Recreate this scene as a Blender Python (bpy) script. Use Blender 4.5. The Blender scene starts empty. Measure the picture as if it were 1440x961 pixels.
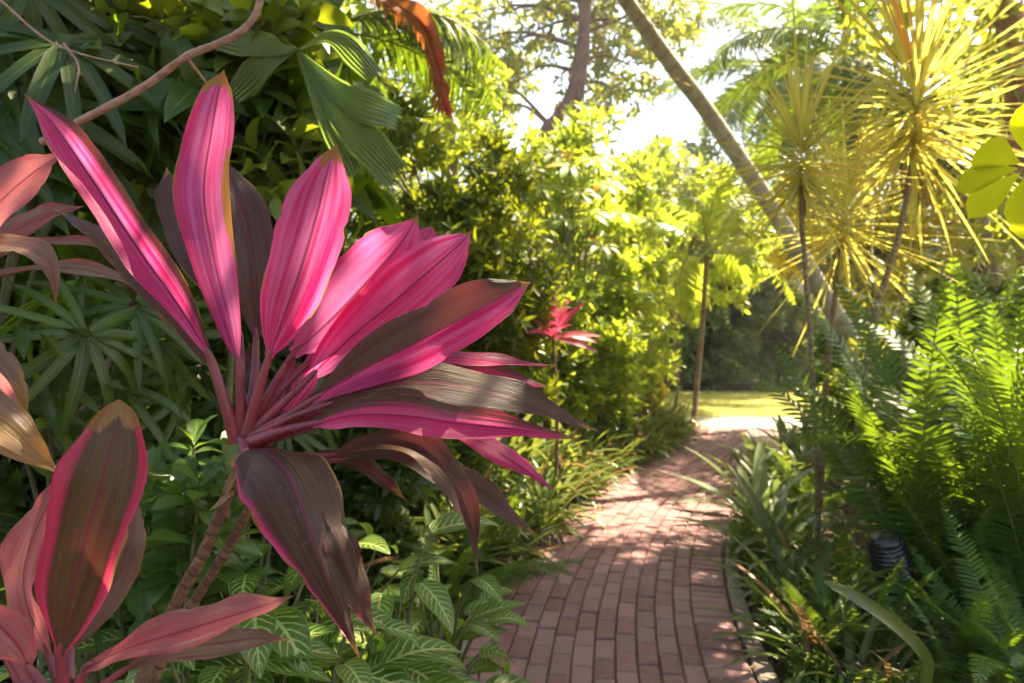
import bpy, math, random
import numpy as np
from mathutils import Vector

PI = math.pi
R = math.radians
rng = np.random.default_rng(7)
sc = bpy.context.scene
COL = sc.collection
CAM_H = 1.3
F = 960.0


def P(px, py, d):
    """a point of the garden d metres ahead of the viewer (1440 px wide photograph)"""
    return np.array([(px - 720) / F * d, d, CAM_H - (py - 480.5) / F * d])


def unit(a):
    a = np.asarray(a, float)
    return a / np.maximum(np.linalg.norm(a, axis=-1, keepdims=True), 1e-9)


# sun --------------------------------------------------------------------
SUN_EL, SUN_AZ = R(57), R(52)          # azimuth measured from +Y towards +X
SUN = np.array([math.sin(SUN_AZ) * math.cos(SUN_EL), math.cos(SUN_AZ) * math.cos(SUN_EL), math.sin(SUN_EL)])
LIT = []                               # spots kept sunlit by holes cut in the added crown overhead


def sun_gap(pts):
    keep = np.ones(len(pts), bool)
    for q, r in LIT:
        v = pts - q
        s = v @ SUN
        dist = np.linalg.norm(v - s[:, None] * SUN, axis=1)
        keep &= ~((dist < r + 0.015) & (s > 0.3))
    return keep


# materials --------------------------------------------------------------
def nt(name):
    m = bpy.data.materials.new(name)
    m.use_nodes = True
    t = m.node_tree
    t.nodes.clear()
    return m, t


def N(t, kind, **kw):
    n = t.nodes.new(kind)
    for k, v in kw.items():
        if k.startswith('i_'):
            key = k[2:]
            key = int(key) if key.isdigit() else key.replace('_', ' ')
            n.inputs[key].default_value = v
        else:
            setattr(n, k, v)
    return n


def math_(t, op, a, b=None, c=None, clamp=False):
    n = t.nodes.new('ShaderNodeMath')
    n.operation = op
    n.use_clamp = clamp
    for i, v in enumerate((a, b, c)):
        if v is None:
            continue
        if isinstance(v, (int, float)):
            n.inputs[i].default_value = v
        else:
            t.links.new(v, n.inputs[i])
    return n.outputs[0]


def mix(t, f, a, b, blend='MIX'):
    n = t.nodes.new('ShaderNodeMix')
    n.data_type = 'RGBA'
    n.blend_type = blend
    for s, v in ((n.inputs[0], f), (n.inputs[6], a), (n.inputs[7], b)):
        if isinstance(v, (int, float)):
            s.default_value = v
        elif isinstance(v, tuple):
            s.default_value = (*v, 1) if len(v) == 3 else v
        else:
            t.links.new(v, s)
    return n.outputs[2]


def ramp(t, x, lo, hi):
    n = t.nodes.new('ShaderNodeMapRange')
    n.interpolation_type = 'SMOOTHSTEP'
    t.links.new(x, n.inputs[0])
    n.inputs[1].default_value = lo
    n.inputs[2].default_value = hi
    return n.outputs[0]


def leaf_shader(t, col, tcol, trans, rough, bump=None, spec=0.5):
    pr = N(t, 'ShaderNodeBsdfPrincipled', i_Roughness=rough)
    pr.inputs['Specular IOR Level'].default_value = spec
    tr = N(t, 'ShaderNodeBsdfTranslucent')
    t.links.new(col, pr.inputs['Base Color'])
    t.links.new(tcol, tr.inputs['Color'])
    if bump is not None:
        t.links.new(bump, pr.inputs['Normal'])
    mx = N(t, 'ShaderNodeMixShader')
    if isinstance(trans, float):
        mx.inputs[0].default_value = trans
    else:
        t.links.new(trans, mx.inputs[0])
    t.links.new(pr.outputs[0], mx.inputs[1])
    t.links.new(tr.outputs[0], mx.inputs[2])
    out = N(t, 'ShaderNodeOutputMaterial')
    t.links.new(mx.outputs[0], out.inputs[0])


def leaf_mat(name, a, b, tr, trans=0.42, rough=0.42, rib=(0.22, 0.26, 0.08), ribw=0.05, ribf=0.5, spot=0.5, old=None, oldp=0.0):
    """a/b: the two ends of the leaf to leaf variation, tr: colour of light passing through"""
    m, t = nt(name)
    rnd = N(t, 'ShaderNodeAttribute', attribute_name='rnd').outputs['Fac']
    uv = N(t, 'ShaderNodeUVMap').outputs[0]
    sx = N(t, 'ShaderNodeSeparateXYZ')
    t.links.new(uv, sx.inputs[0])
    off = math_(t, 'ABSOLUTE', math_(t, 'SUBTRACT', sx.outputs[0], 0.5))
    ribm = math_(t, 'MULTIPLY', math_(t, 'SUBTRACT', 1.0, ramp(t, off, ribw * 0.4, ribw)), ribf)
    geo = N(t, 'ShaderNodeTexCoord').outputs['Object']
    no = N(t, 'ShaderNodeTexNoise', i_Scale=9.0, i_Detail=2.0)
    t.links.new(geo, no.inputs['Vector'])
    f = math_(t, 'ADD', math_(t, 'MULTIPLY', rnd, 0.75), math_(t, 'MULTIPLY', math_(t, 'SUBTRACT', no.outputs[0], 0.5), spot), clamp=True)
    col = mix(t, f, a, b)
    tcol = mix(t, f, tuple(c * 0.8 for c in tr), tuple(min(1, c * 1.2) for c in tr))
    if old is not None:
        om = math_(t, 'GREATER_THAN', rnd, 1 - oldp)
        col = mix(t, om, col, old)
        tcol = mix(t, om, tcol, tuple(min(1, c * 1.5) for c in old))
    col = mix(t, ribm, col, rib)
    leaf_shader(t, col, tcol, trans, rough, None, 0.35)
    return m


G = {}
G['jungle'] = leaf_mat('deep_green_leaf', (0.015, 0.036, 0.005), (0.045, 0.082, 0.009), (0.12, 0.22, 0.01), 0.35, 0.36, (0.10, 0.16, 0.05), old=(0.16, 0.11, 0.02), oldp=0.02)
G['broad'] = leaf_mat('broad_green_leaf', (0.022, 0.054, 0.006), (0.068, 0.125, 0.010), (0.20, 0.33, 0.012), 0.4, 0.4, (0.14, 0.22, 0.06), old=(0.30, 0.16, 0.03), oldp=0.03)
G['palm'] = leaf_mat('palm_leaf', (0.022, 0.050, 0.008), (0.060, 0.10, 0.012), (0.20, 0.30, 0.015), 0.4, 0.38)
G['olive'] = leaf_mat('olive_shrub_leaf', (0.050, 0.085, 0.012), (0.115, 0.155, 0.02), (0.34, 0.40, 0.02), 0.42, 0.4, old=(0.35, 0.22, 0.02), oldp=0.03)
G['lime'] = leaf_mat('yellow_green_leaf', (0.10, 0.175, 0.016), (0.21, 0.27, 0.022), (0.50, 0.60, 0.05), 0.48, 0.42, (0.3, 0.32, 0.08), old=(0.55, 0.30, 0.02), oldp=0.03)
G['tree'] = leaf_mat('tree_leaf', (0.07, 0.115, 0.02), (0.16, 0.19, 0.028), (0.44, 0.48, 0.05), 0.45, 0.45, old=(0.42, 0.22, 0.03), oldp=0.06)
G['far'] = leaf_mat('far_green_leaf', (0.085, 0.13, 0.042), (0.18, 0.22, 0.075), (0.36, 0.42, 0.10), 0.38, 0.45)
G['fern'] = leaf_mat('fern_leaf', (0.036, 0.092, 0.010), (0.075, 0.155, 0.014), (0.22, 0.34, 0.02), 0.38, 0.42, old=(0.25, 0.17, 0.03), oldp=0.01)
G['strap'] = leaf_mat('strap_leaf', (0.045, 0.08, 0.018), (0.15, 0.18, 0.05), (0.28, 0.34, 0.06), 0.34, 0.3, (0.18, 0.2, 0.08), old=(0.28, 0.15, 0.06), oldp=0.10)
G['grey'] = leaf_mat('grey_green_leaf', (0.075, 0.115, 0.05), (0.15, 0.19, 0.085), (0.25, 0.33, 0.09), 0.3, 0.28, (0.2, 0.24, 0.14))
G['drac'] = leaf_mat('yellow_spiky_leaf', (0.27, 0.26, 0.04), (0.55, 0.47, 0.16), (0.90, 0.78, 0.16), 0.45, 0.35, (0.12, 0.16, 0.02), 0.22, 0.6, old=(0.55, 0.28, 0.06), oldp=0.04)
G['gold'] = leaf_mat('gold_leaf', (0.28, 0.24, 0.02), (0.45, 0.33, 0.03), (0.75, 0.62, 0.05), 0.5, 0.45, old=(0.6, 0.3, 0.05), oldp=0.08)
G['bright'] = leaf_mat('sunny_yellow_leaf', (0.22, 0.29, 0.01), (0.34, 0.36, 0.012), (0.74, 0.78, 0.02), 0.55, 0.4, (0.35, 0.38, 0.03))
G['seed'] = leaf_mat('seedling_leaf', (0.030, 0.070, 0.013), (0.060, 0.11, 0.02), (0.20, 0.34, 0.03), 0.38, 0.36, (0.16, 0.24, 0.08))
G['litter'] = leaf_mat('dry_leaf', (0.14, 0.075, 0.035), (0.36, 0.22, 0.10), (0.3, 0.15, 0.05), 0.15, 0.7, (0.3, 0.2, 0.1))
G['rust'] = leaf_mat('rust_frond', (0.24, 0.085, 0.022), (0.36, 0.13, 0.03), (0.55, 0.17, 0.04), 0.4, 0.55, (0.35, 0.15, 0.05))
G['redrag'] = leaf_mat('red_ragged', (0.42, 0.045, 0.03), (0.55, 0.10, 0.05), (0.8, 0.12, 0.06), 0.4, 0.5, (0.4, 0.05, 0.03))
G['redpink'] = leaf_mat('small_pink_leaf', (0.62, 0.035, 0.12), (0.75, 0.09, 0.19), (0.95, 0.12, 0.26), 0.5, 0.4, (0.3, 0.02, 0.06))
G['rose'] = leaf_mat('dusty_rose_leaf', (0.36, 0.10, 0.12), (0.45, 0.16, 0.17), (0.7, 0.2, 0.24), 0.4, 0.45, (0.3, 0.05, 0.08))
G['grass'] = leaf_mat('lawn_blade', (0.20, 0.21, 0.025), (0.36, 0.33, 0.06), (0.55, 0.52, 0.08), 0.35, 0.5)


def zebra_mat():
    m, t = nt('white_veined_leaf')
    rnd = N(t, 'ShaderNodeAttribute', attribute_name='rnd').outputs['Fac']
    sx = N(t, 'ShaderNodeSeparateXYZ')
    t.links.new(N(t, 'ShaderNodeUVMap').outputs[0], sx.inputs[0])
    off = math_(t, 'ABSOLUTE', math_(t, 'SUBTRACT', sx.outputs[0], 0.5))
    no = N(t, 'ShaderNodeTexNoise', i_Scale=30.0, i_Detail=2.0)
    t.links.new(N(t, 'ShaderNodeTexCoord').outputs['Object'], no.inputs[0])
    wob = math_(t, 'MULTIPLY', math_(t, 'SUBTRACT', no.outputs[0], 0.5), 0.9)
    a = math_(t, 'SUBTRACT', math_(t, 'MULTIPLY_ADD', sx.outputs[1], math_(t, 'MULTIPLY_ADD', rnd, 3.0, 7.0), wob), math_(t, 'MULTIPLY', math_(t, 'POWER', off, 1.3), 5.0))
    w = math_(t, 'ABSOLUTE', math_(t, 'SUBTRACT', math_(t, 'FRACT', a), 0.5))
    vein = math_(t, 'MULTIPLY', math_(t, 'SUBTRACT', 1.0, ramp(t, w, 0.05, 0.17)), math_(t, 'SUBTRACT', 1.0, ramp(t, off, 0.30, 0.5)))
    rib = math_(t, 'SUBTRACT', 1.0, ramp(t, off, 0.02, 0.06))
    edge = math_(t, 'MULTIPLY', ramp(t, off, 0.46, 0.5), 0.5)
    v = math_(t, 'MAXIMUM', math_(t, 'MAXIMUM', vein, rib), edge, clamp=True)
    base = mix(t, rnd, (0.028, 0.082, 0.009), (0.065, 0.13, 0.014))
    col = mix(t, math_(t, 'MULTIPLY', v, math_(t, 'MULTIPLY_ADD', no.outputs[0], 0.6, 0.6)), base, (0.36, 0.41, 0.13))
    tcol = mix(t, math_(t, 'MULTIPLY', v, 0.7), (0.22, 0.42, 0.02), (0.6, 0.65, 0.2))
    bp = N(t, 'ShaderNodeBump', i_Strength=0.5, i_Distance=0.003)
    t.links.new(v, bp.inputs['Height'])
    leaf_shader(t, col, tcol, 0.38, 0.38, bp.outputs[0])
    return m


G['zebra'] = zebra_mat()


def N2(t, vor):
    sp = N(t, 'ShaderNodeSeparateColor')
    t.links.new(vor.outputs['Color'], sp.inputs[0])
    return sp.outputs[0]


def cordyline_mat(name, p0, p1, p2, d0, d1, d2, t0, t1):
    m, t = nt(name)
    A = lambda n: N(t, 'ShaderNodeAttribute', attribute_name=n).outputs['Fac']
    rnd, dark, dry = A('rnd'), A('dark'), A('dry')
    sx = N(t, 'ShaderNodeSeparateXYZ')
    t.links.new(N(t, 'ShaderNodeUVMap').outputs[0], sx.inputs[0])
    u, v = sx.outputs[0], sx.outputs[1]
    off = math_(t, 'ABSOLUTE', math_(t, 'SUBTRACT', u, 0.5))

    def streak(su, sv, det, seed):
        cb = N(t, 'ShaderNodeCombineXYZ')
        t.links.new(math_(t, 'MULTIPLY', u, su), cb.inputs[0])
        t.links.new(math_(t, 'MULTIPLY', v, sv), cb.inputs[1])
        t.links.new(math_(t, 'MULTIPLY_ADD', rnd, 57.0, seed), cb.inputs[2])
        n = N(t, 'ShaderNodeTexNoise', i_Scale=1.0, i_Detail=det, i_Roughness=0.6)
        t.links.new(cb.outputs[0], n.inputs['Vector'])
        return n.outputs[0]
    s1 = streak(9, 1.3, 4.0, 0.0)
    s2 = streak(60, 2.0, 2.0, 3.0)
    s3 = streak(3.0, 3.5, 4.0, 9.0)
    pink = mix(t, ramp(t, s1, 0.22, 0.78), p0, p1)
    pink = mix(t, math_(t, 'MULTIPLY', ramp(t, s3, 0.5, 0.8), 0.5), pink, p2)
    fine = math_(t, 'MULTIPLY', ramp(t, s2, 0.34, 0.66), 0.36)
    pink = mix(t, fine, pink, tuple(c * 0.6 for c in p0))
    dk = mix(t, ramp(t, s1, 0.35, 0.65), d0, d1)
    dk = mix(t, math_(t, 'MULTIPLY', ramp(t, s2, 0.4, 0.65), 0.35), dk, d2)
    d = math_(t, 'ADD', dark, math_(t, 'MULTIPLY', math_(t, 'SUBTRACT', s1, 0.5), 1.1))
    d = ramp(t, d, 0.36, 0.64)
    col = mix(t, d, pink, dk)
    ribm = math_(t, 'SUBTRACT', 1.0, ramp(t, off, 0.012, 0.03))
    col = mix(t, math_(t, 'MULTIPLY', ribm, 0.75), col, (0.12, 0.01, 0.035))
    # small pale bite marks
    vo = N(t, 'ShaderNodeTexVoronoi', i_Scale=1.0)
    cb = N(t, 'ShaderNodeCombineXYZ')
    t.links.new(math_(t, 'MULTIPLY', u, 7.0), cb.inputs[0])
    t.links.new(math_(t, 'MULTIPLY', v, 22.0), cb.inputs[1])
    t.links.new(math_(t, 'MULTIPLY', rnd, 31.0), cb.inputs[2])
    t.links.new(cb.outputs[0], vo.inputs['Vector'])
    bite = math_(t, 'MULTIPLY', math_(t, 'LESS_THAN', vo.outputs['Distance'], 0.09), ramp(t, s3, 0.55, 0.6))
    col = mix(t, math_(t, 'MULTIPLY', bite, 0.7), col, (0.4, 0.25, 0.12))
    dcol = mix(t, ramp(t, s2, 0.3, 0.7), (0.075, 0.036, 0.016), (0.31, 0.175, 0.06))
    marg = math_(t, 'MULTIPLY', ramp(t, off, 0.445, 0.5), ramp(t, s3, 0.42, 0.62))
    vs = N(t, 'ShaderNodeTexVoronoi', i_Scale=1.0)
    cs = N(t, 'ShaderNodeCombineXYZ')
    t.links.new(math_(t, 'MULTIPLY', u, 11.0), cs.inputs[0])
    t.links.new(math_(t, 'MULTIPLY', v, 36.0), cs.inputs[1])
    t.links.new(math_(t, 'MULTIPLY', rnd, 77.0), cs.inputs[2])
    t.links.new(cs.outputs[0], vs.inputs['Vector'])
    spot = math_(t, 'MULTIPLY', math_(t, 'SUBTRACT', 1.0, ramp(t, vs.outputs['Distance'], 0.10, 0.24)), math_(t, 'GREATER_THAN', N2(t, vs), 0.80))
    col = mix(t, math_(t, 'MULTIPLY', spot, 0.6), col, (0.16, 0.07, 0.035))
    dust = streak(120, 60, 2.0, 21.0)
    col = mix(t, math_(t, 'MULTIPLY', math_(t, 'MULTIPLY', ramp(t, dust, 0.58, 0.75), ramp(t, s3, 0.40, 0.62)), 0.35), col, (0.48, 0.36, 0.28))
    dry = math_(t, 'MAXIMUM', dry, math_(t, 'MULTIPLY', marg, 0.6))
    dd = ramp(t, math_(t, 'ADD', dry, math_(t, 'MULTIPLY', math_(t, 'SUBTRACT', s3, 0.5), 1.7)), 0.42, 0.58)
    col = mix(t, dd, col, dcol)
    tc = mix(t, ramp(t, s1, 0.3, 0.7), t0, t1)
    tc = mix(t, d, tc, (0.15, 0.03, 0.03))
    tc = mix(t, math_(t, 'MULTIPLY', ribm, 0.7), tc, (0.2, 0.01, 0.03))
    tc = mix(t, dd, tc, (0.5, 0.22, 0.05))
    bp = N(t, 'ShaderNodeBump', i_Strength=0.6, i_Distance=0.003)
    t.links.new(math_(t, 'ADD', s2, math_(t, 'MULTIPLY', s1, 0.8)), bp.inputs['Height'])
    tf = math_(t, 'SUBTRACT', 0.60, math_(t, 'MULTIPLY', d, 0.25))
    leaf_shader(t, col, tc, tf, 0.36, bp.outputs[0], 0.3)
    return m


DKH = ((0.028, 0.014, 0.011), (0.064, 0.040, 0.023), (0.095, 0.055, 0.038))
G['cord'] = cordyline_mat('cordyline_blade', (0.31, 0.006, 0.065), (0.44, 0.020, 0.18), (0.54, 0.14, 0.33), *DKH, (0.90, 0.018, 0.19), (0.97, 0.30, 0.68))
G['cord_olive'] = cordyline_mat('cordyline_blade_olive', (0.40, 0.016, 0.060), (0.50, 0.05, 0.13), (0.50, 0.16, 0.20), (0.042, 0.022, 0.007), (0.085, 0.052, 0.014), (0.10, 0.055, 0.022), (0.75, 0.04, 0.13), (0.85, 0.15, 0.28))
G['cord_rose'] = cordyline_mat('cordyline_blade_rose', (0.26, 0.045, 0.065), (0.35, 0.10, 0.115), (0.42, 0.21, 0.20), (0.13, 0.075, 0.05), (0.22, 0.15, 0.10), (0.25, 0.14, 0.10), (0.65, 0.13, 0.16), (0.75, 0.30, 0.30))


def bark_mat(name, a, b, scale=20, stretch=(1, 1, 0.25), rings=0.0, rough=0.85, bump=0.6, ringcol=None):
    m, t = nt(name)
    tc = N(t, 'ShaderNodeTexCoord').outputs['Object']
    mp = N(t, 'ShaderNodeMapping')
    mp.inputs['Scale'].default_value = stretch
    t.links.new(tc, mp.inputs[0])
    n1 = N(t, 'ShaderNodeTexNoise', i_Scale=float(scale), i_Detail=5.0, i_Roughness=0.65)
    t.links.new(mp.outputs[0], n1.inputs['Vector'])
    n2 = N(t, 'ShaderNodeTexNoise', i_Scale=float(scale) * 0.2, i_Detail=3.0)
    t.links.new(tc, n2.inputs['Vector'])
    f = ramp(t, math_(t, 'ADD', math_(t, 'MULTIPLY', n1.outputs[0], 0.65), math_(t, 'MULTIPLY', n2.outputs[0], 0.35)), 0.32, 0.68)
    col = mix(t, f, a, b)
    h = f
    if rings:
        sx = N(t, 'ShaderNodeSeparateXYZ')
        t.links.new(N(t, 'ShaderNodeUVMap').outputs[0], sx.inputs[0])
        w = math_(t, 'FRACT', math_(t, 'MULTIPLY_ADD', sx.outputs[1], rings, math_(t, 'MULTIPLY', n2.outputs[0], 1.5)))
        rm = math_(t, 'LESS_THAN', w, 0.22)
        col = mix(t, math_(t, 'MULTIPLY', rm, 0.6), col, ringcol or tuple(c * 0.45 for c in a))
        h = math_(t, 'SUBTRACT', f, math_(t, 'MULTIPLY', rm, 0.8))
    bp = N(t, 'ShaderNodeBump', i_Strength=bump, i_Distance=0.01)
    t.links.new(h, bp.inputs['Height'])
    pr = N(t, 'ShaderNodeBsdfPrincipled', i_Roughness=rough)
    t.links.new(col, pr.inputs['Base Color'])
    t.links.new(bp.outputs[0], pr.inputs['Normal'])
    out = N(t, 'ShaderNodeOutputMaterial')
    t.links.new(pr.outputs[0], out.inputs[0])
    return m


B = {}
B['bark'] = bark_mat('tree_bark', (0.10, 0.065, 0.045), (0.24, 0.17, 0.12), 24)
B['palm'] = bark_mat('palm_trunk', (0.17, 0.14, 0.10), (0.34, 0.29, 0.22), 30, (1, 1, 0.4), 42.0)
B['cane'] = bark_mat('cane_stem', (0.16, 0.10, 0.05), (0.36, 0.26, 0.14), 60, (1, 1, 0.3), 60.0)
B['stalk'] = bark_mat('cordyline_stalk', (0.14, 0.07, 0.035), (0.30, 0.17, 0.09), 90, (1, 1, 0.6), 34.0, bump=1.0)
B['petiole'] = bark_mat('red_petiole', (0.085, 0.008, 0.015), (0.19, 0.022, 0.036), 50, (1, 1, 0.2), 0, 0.42, 0.15)
B['branch'] = bark_mat('brown_branch', (0.20, 0.11, 0.075), (0.34, 0.20, 0.14), 40, (1, 1, 1), 0)
B['twig'] = bark_mat('green_twig', (0.06, 0.07, 0.02), (0.14, 0.13, 0.05), 40)
B['red'] = bark_mat('red_bark', (0.22, 0.09, 0.05), (0.40, 0.20, 0.12), 20)
B['smooth'] = bark_mat('smooth_grey_trunk', (0.30, 0.27, 0.20), (0.46, 0.42, 0.33), 22, (1, 1, 0.5), 46.0, bump=0.35, ringcol=(0.24, 0.21, 0.15))
B['dark'] = bark_mat('dark_red_bark', (0.07, 0.035, 0.028), (0.17, 0.085, 0.065), 20)
B['rachis'] = bark_mat('frond_stalk', (0.10, 0.12, 0.02), (0.20, 0.20, 0.05), 40, rough=0.5, bump=0.2)


# mesh building ----------------------------------------------------------
class Geo:
    def __init__(self):
        self.v, self.f, self.uv, self.r, self.n = [], [], [], [], 0
        self.extra = {}

    def add(self, v, f, uv, r):
        v = np.asarray(v, float).reshape(-1, 3)
        self.v.append(v)
        self.f.append(np.asarray(f, int) + self.n)
        self.uv.append(np.asarray(uv, float).reshape(-1, 2))
        self.r.append(np.broadcast_to(np.asarray(r, float).reshape(-1), (len(v),)) if np.size(r) == 1 else np.asarray(r, float).reshape(-1))
        self.n += len(v)

    def mesh(self, name, mat, smooth=True):
        me = bpy.data.meshes.new(name)
        if not self.v:
            return me
        v = np.concatenate(self.v)
        f = np.concatenate([x.reshape(-1, 4) for x in self.f])
        uv = np.concatenate(self.uv)
        r = np.concatenate(self.r)
        me.vertices.add(len(v))
        me.vertices.foreach_set('co', v.astype(np.float32).ravel())
        me.loops.add(f.size)
        me.loops.foreach_set('vertex_index', f.ravel().astype(np.int32))
        me.polygons.add(len(f))
        me.polygons.foreach_set('loop_start', np.arange(0, f.size, 4, dtype=np.int32))
        me.update(calc_edges=True)
        me.polygons.foreach_set('use_smooth', np.full(len(f), smooth))
        ul = me.uv_layers.new(name='UVMap')
        ul.data.foreach_set('uv', uv[f.ravel()].astype(np.float32).ravel())
        at = me.attributes.new('rnd', 'FLOAT', 'POINT')
        at.data.foreach_set('value', r.astype(np.float32))
        for k, a in self.extra.items():
            at = me.attributes.new(k, 'FLOAT', 'POINT')
            at.data.foreach_set('value', np.concatenate(a).astype(np.float32))
        me.materials.append(mat)
        return me

    def build(self, name, mat, parent=None, smooth=True):
        return link(name, self.mesh(name, mat, smooth), parent)


def link(name, me, parent=None):
    o = bpy.data.objects.new(name, me)
    COL.objects.link(o)
    if parent is not None:
        o.parent = parent
    return o


def thing(name, label, cat, loc=(0, 0, 0), rz=0.0, group=None, scale=1.0):
    o = bpy.data.objects.new(name, None)
    o.empty_display_size = 0.1
    COL.objects.link(o)
    o.location = loc
    o.rotation_euler = (0, 0, rz)
    o.scale = (scale,) * 3
    tag(o, label, cat, group)
    return o


def tag(o, label, cat, group=None):
    o['label'] = label
    o['category'] = cat
    if group:
        o['group'] = group
    return o


def struct(o, kind='structure'):
    o['kind'] = kind
    return o


def dup(root, loc, rz, label=None, scale=1.0, group=None, tilt=(0, 0)):
    r = root.copy()
    COL.objects.link(r)
    r.location = loc
    r.rotation_euler = (tilt[0], tilt[1], rz)
    r.scale = (scale,) * 3
    if label:
        r['label'] = label
    if group:
        r['group'] = group
    for ch in list(root.children):
        c = ch.copy()
        COL.objects.link(c)
        c.parent = r
        for g in ch.children:
            d = g.copy()
            COL.objects.link(d)
            d.parent = c
    return r


PROF = {
    'lance': lambda t: np.sin(PI * t ** 0.8) ** 0.9,
    'ovate': lambda t: np.sin(PI * t ** 0.62) ** 0.8,
    'obov': lambda t: np.sin(PI * t ** 1.45) ** 0.75,
    'strap': lambda t: np.minimum(1, t * 3 + 0.5) * np.sqrt(np.clip(1 - t ** 3.5, 0, 1)),
    'blade': lambda t: np.minimum(1, t * 6 + 0.45) * np.clip(1 - t ** 2, 0, 1) ** 0.8,
    'pinna': lambda t: np.minimum(1, t * 5 + 0.6) * np.clip(1 - t ** 2.2, 0, 1) ** 0.7,
}


def leaves(g, Bp, D, Nn, L, W, K=0.6, fold=0.25, prof='lance', nu=3, nv=2, rnd=None, wave=0.0, rs=None):
    rs = rs or rng
    Bp, D, Nn = np.atleast_2d(Bp), unit(np.atleast_2d(D)), np.atleast_2d(Nn)
    n = len(Bp)
    if n == 0:
        return
    Nn = np.broadcast_to(Nn, (n, 3))
    Nn = unit(Nn - (Nn * D).sum(1, keepdims=True) * D + 1e-6)
    S = np.cross(D, Nn)
    L, W, K = [np.broadcast_to(np.asarray(x, float), (n,)) for x in (L, W, K)]
    K = np.where(np.abs(K) < 1e-3, 1e-3, K)
    t = np.linspace(0, 1, nu + 1)
    p = np.maximum(PROF[prof](np.clip(t, 0.02, 1)), 0.04)
    th = K[:, None] * t
    y = (L / K)[:, None] * np.sin(th)
    z = -(L / K)[:, None] * (1 - np.cos(th))
    C = Bp[:, None] + D[:, None] * y[..., None] + Nn[:, None] * z[..., None]
    NN = Nn[:, None] * np.cos(th)[..., None] + D[:, None] * np.sin(th)[..., None]
    us = np.linspace(-1, 1, nv + 1)
    hw = (W * 0.5)[:, None] * p
    ph = rs.random(n) * 6.28
    wv = wave * np.sin(t * 14 + ph[:, None]) * W[:, None] if wave else 0
    V = (C[:, :, None] + S[:, None, None] * (hw[..., None] * us * math.cos(fold))[..., None]
         + NN[:, :, None] * ((hw[..., None] * np.abs(us) * math.sin(fold)) + (wv[..., None] * us ** 2 if wave else 0))[..., None])
    m = (nu + 1) * (nv + 1)
    i, j = np.meshgrid(np.arange(nu), np.arange(nv), indexing='ij')
    a = (i * (nv + 1) + j).ravel()
    q = np.stack([a, a + 1, a + nv + 2, a + nv + 1], 1)
    Fc = (np.arange(n) * m)[:, None, None] + q
    uv = np.stack(np.broadcast_arrays((us * 0.5 + 0.5)[None, :], t[:, None]), -1).reshape(1, m, 2)
    r = rs.random(n) if rnd is None else np.broadcast_to(np.asarray(rnd, float), (n,))
    g.add(V, Fc.reshape(-1, 4), np.broadcast_to(uv, (n, m, 2)), np.repeat(r, m))


def spline(pts, n):
    pts = np.asarray(pts, float)
    if len(pts) < 3:
        return pts[0] + (pts[-1] - pts[0]) * np.linspace(0, 1, n)[:, None]
    q = np.vstack([2 * pts[0] - pts[1], pts, 2 * pts[-1] - pts[-2]])
    seg = len(pts) - 1
    out = []
    for x in np.linspace(0, seg, n):
        i = min(int(x), seg - 1)
        t = x - i
        a, b, c, d = q[i:i + 4]
        out.append(0.5 * (2 * b + (c - a) * t + (2 * a - 5 * b + 4 * c - d) * t ** 2 + (3 * b - a - 3 * c + d) * t ** 3))
    return np.array(out)


def tube(g, pts, r0, r1=None, n=16, seg=7, rough=0.0, r=0.5, squash=1.0):
    c = spline(pts, n)
    t = np.linspace(0, 1, n)
    rad = np.interp(t, np.linspace(0, 1, np.size(r0)), r0) if np.size(r0) > 1 else r0 + ((r0 if r1 is None else r1) - r0) * t
    T = unit(np.gradient(c, axis=0))
    ref = np.array([0.3, -1, 0.2]) if abs(T[0] @ unit([0.3, -1, 0.2])) < 0.9 else np.array([1.0, 0, 0])
    A = unit(np.cross(T, ref))
    Bv = np.cross(T, A)
    an = np.linspace(0, 2 * PI, seg + 1)
    k = rad[:, None] * (1 + rough * (rng.random((n, seg + 1)) - 0.5))
    k[:, -1] = k[:, 0]
    V = c[:, None] + A[:, None] * (np.cos(an) * k)[..., None] + Bv[:, None] * (np.sin(an) * k * squash)[..., None]
    i, j = np.meshgrid(np.arange(n - 1), np.arange(seg), indexing='ij')
    a = (i * (seg + 1) + j).ravel()
    uv = np.stack(np.broadcast_arrays(np.linspace(0, 1, seg + 1)[None], t[:, None]), -1)
    g.add(V, np.stack([a, a + 1, a + seg + 2, a + seg + 1], 1), uv, r)
    return c


def sph(n):
    return unit(rng.normal(size=(n, 3)))


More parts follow.
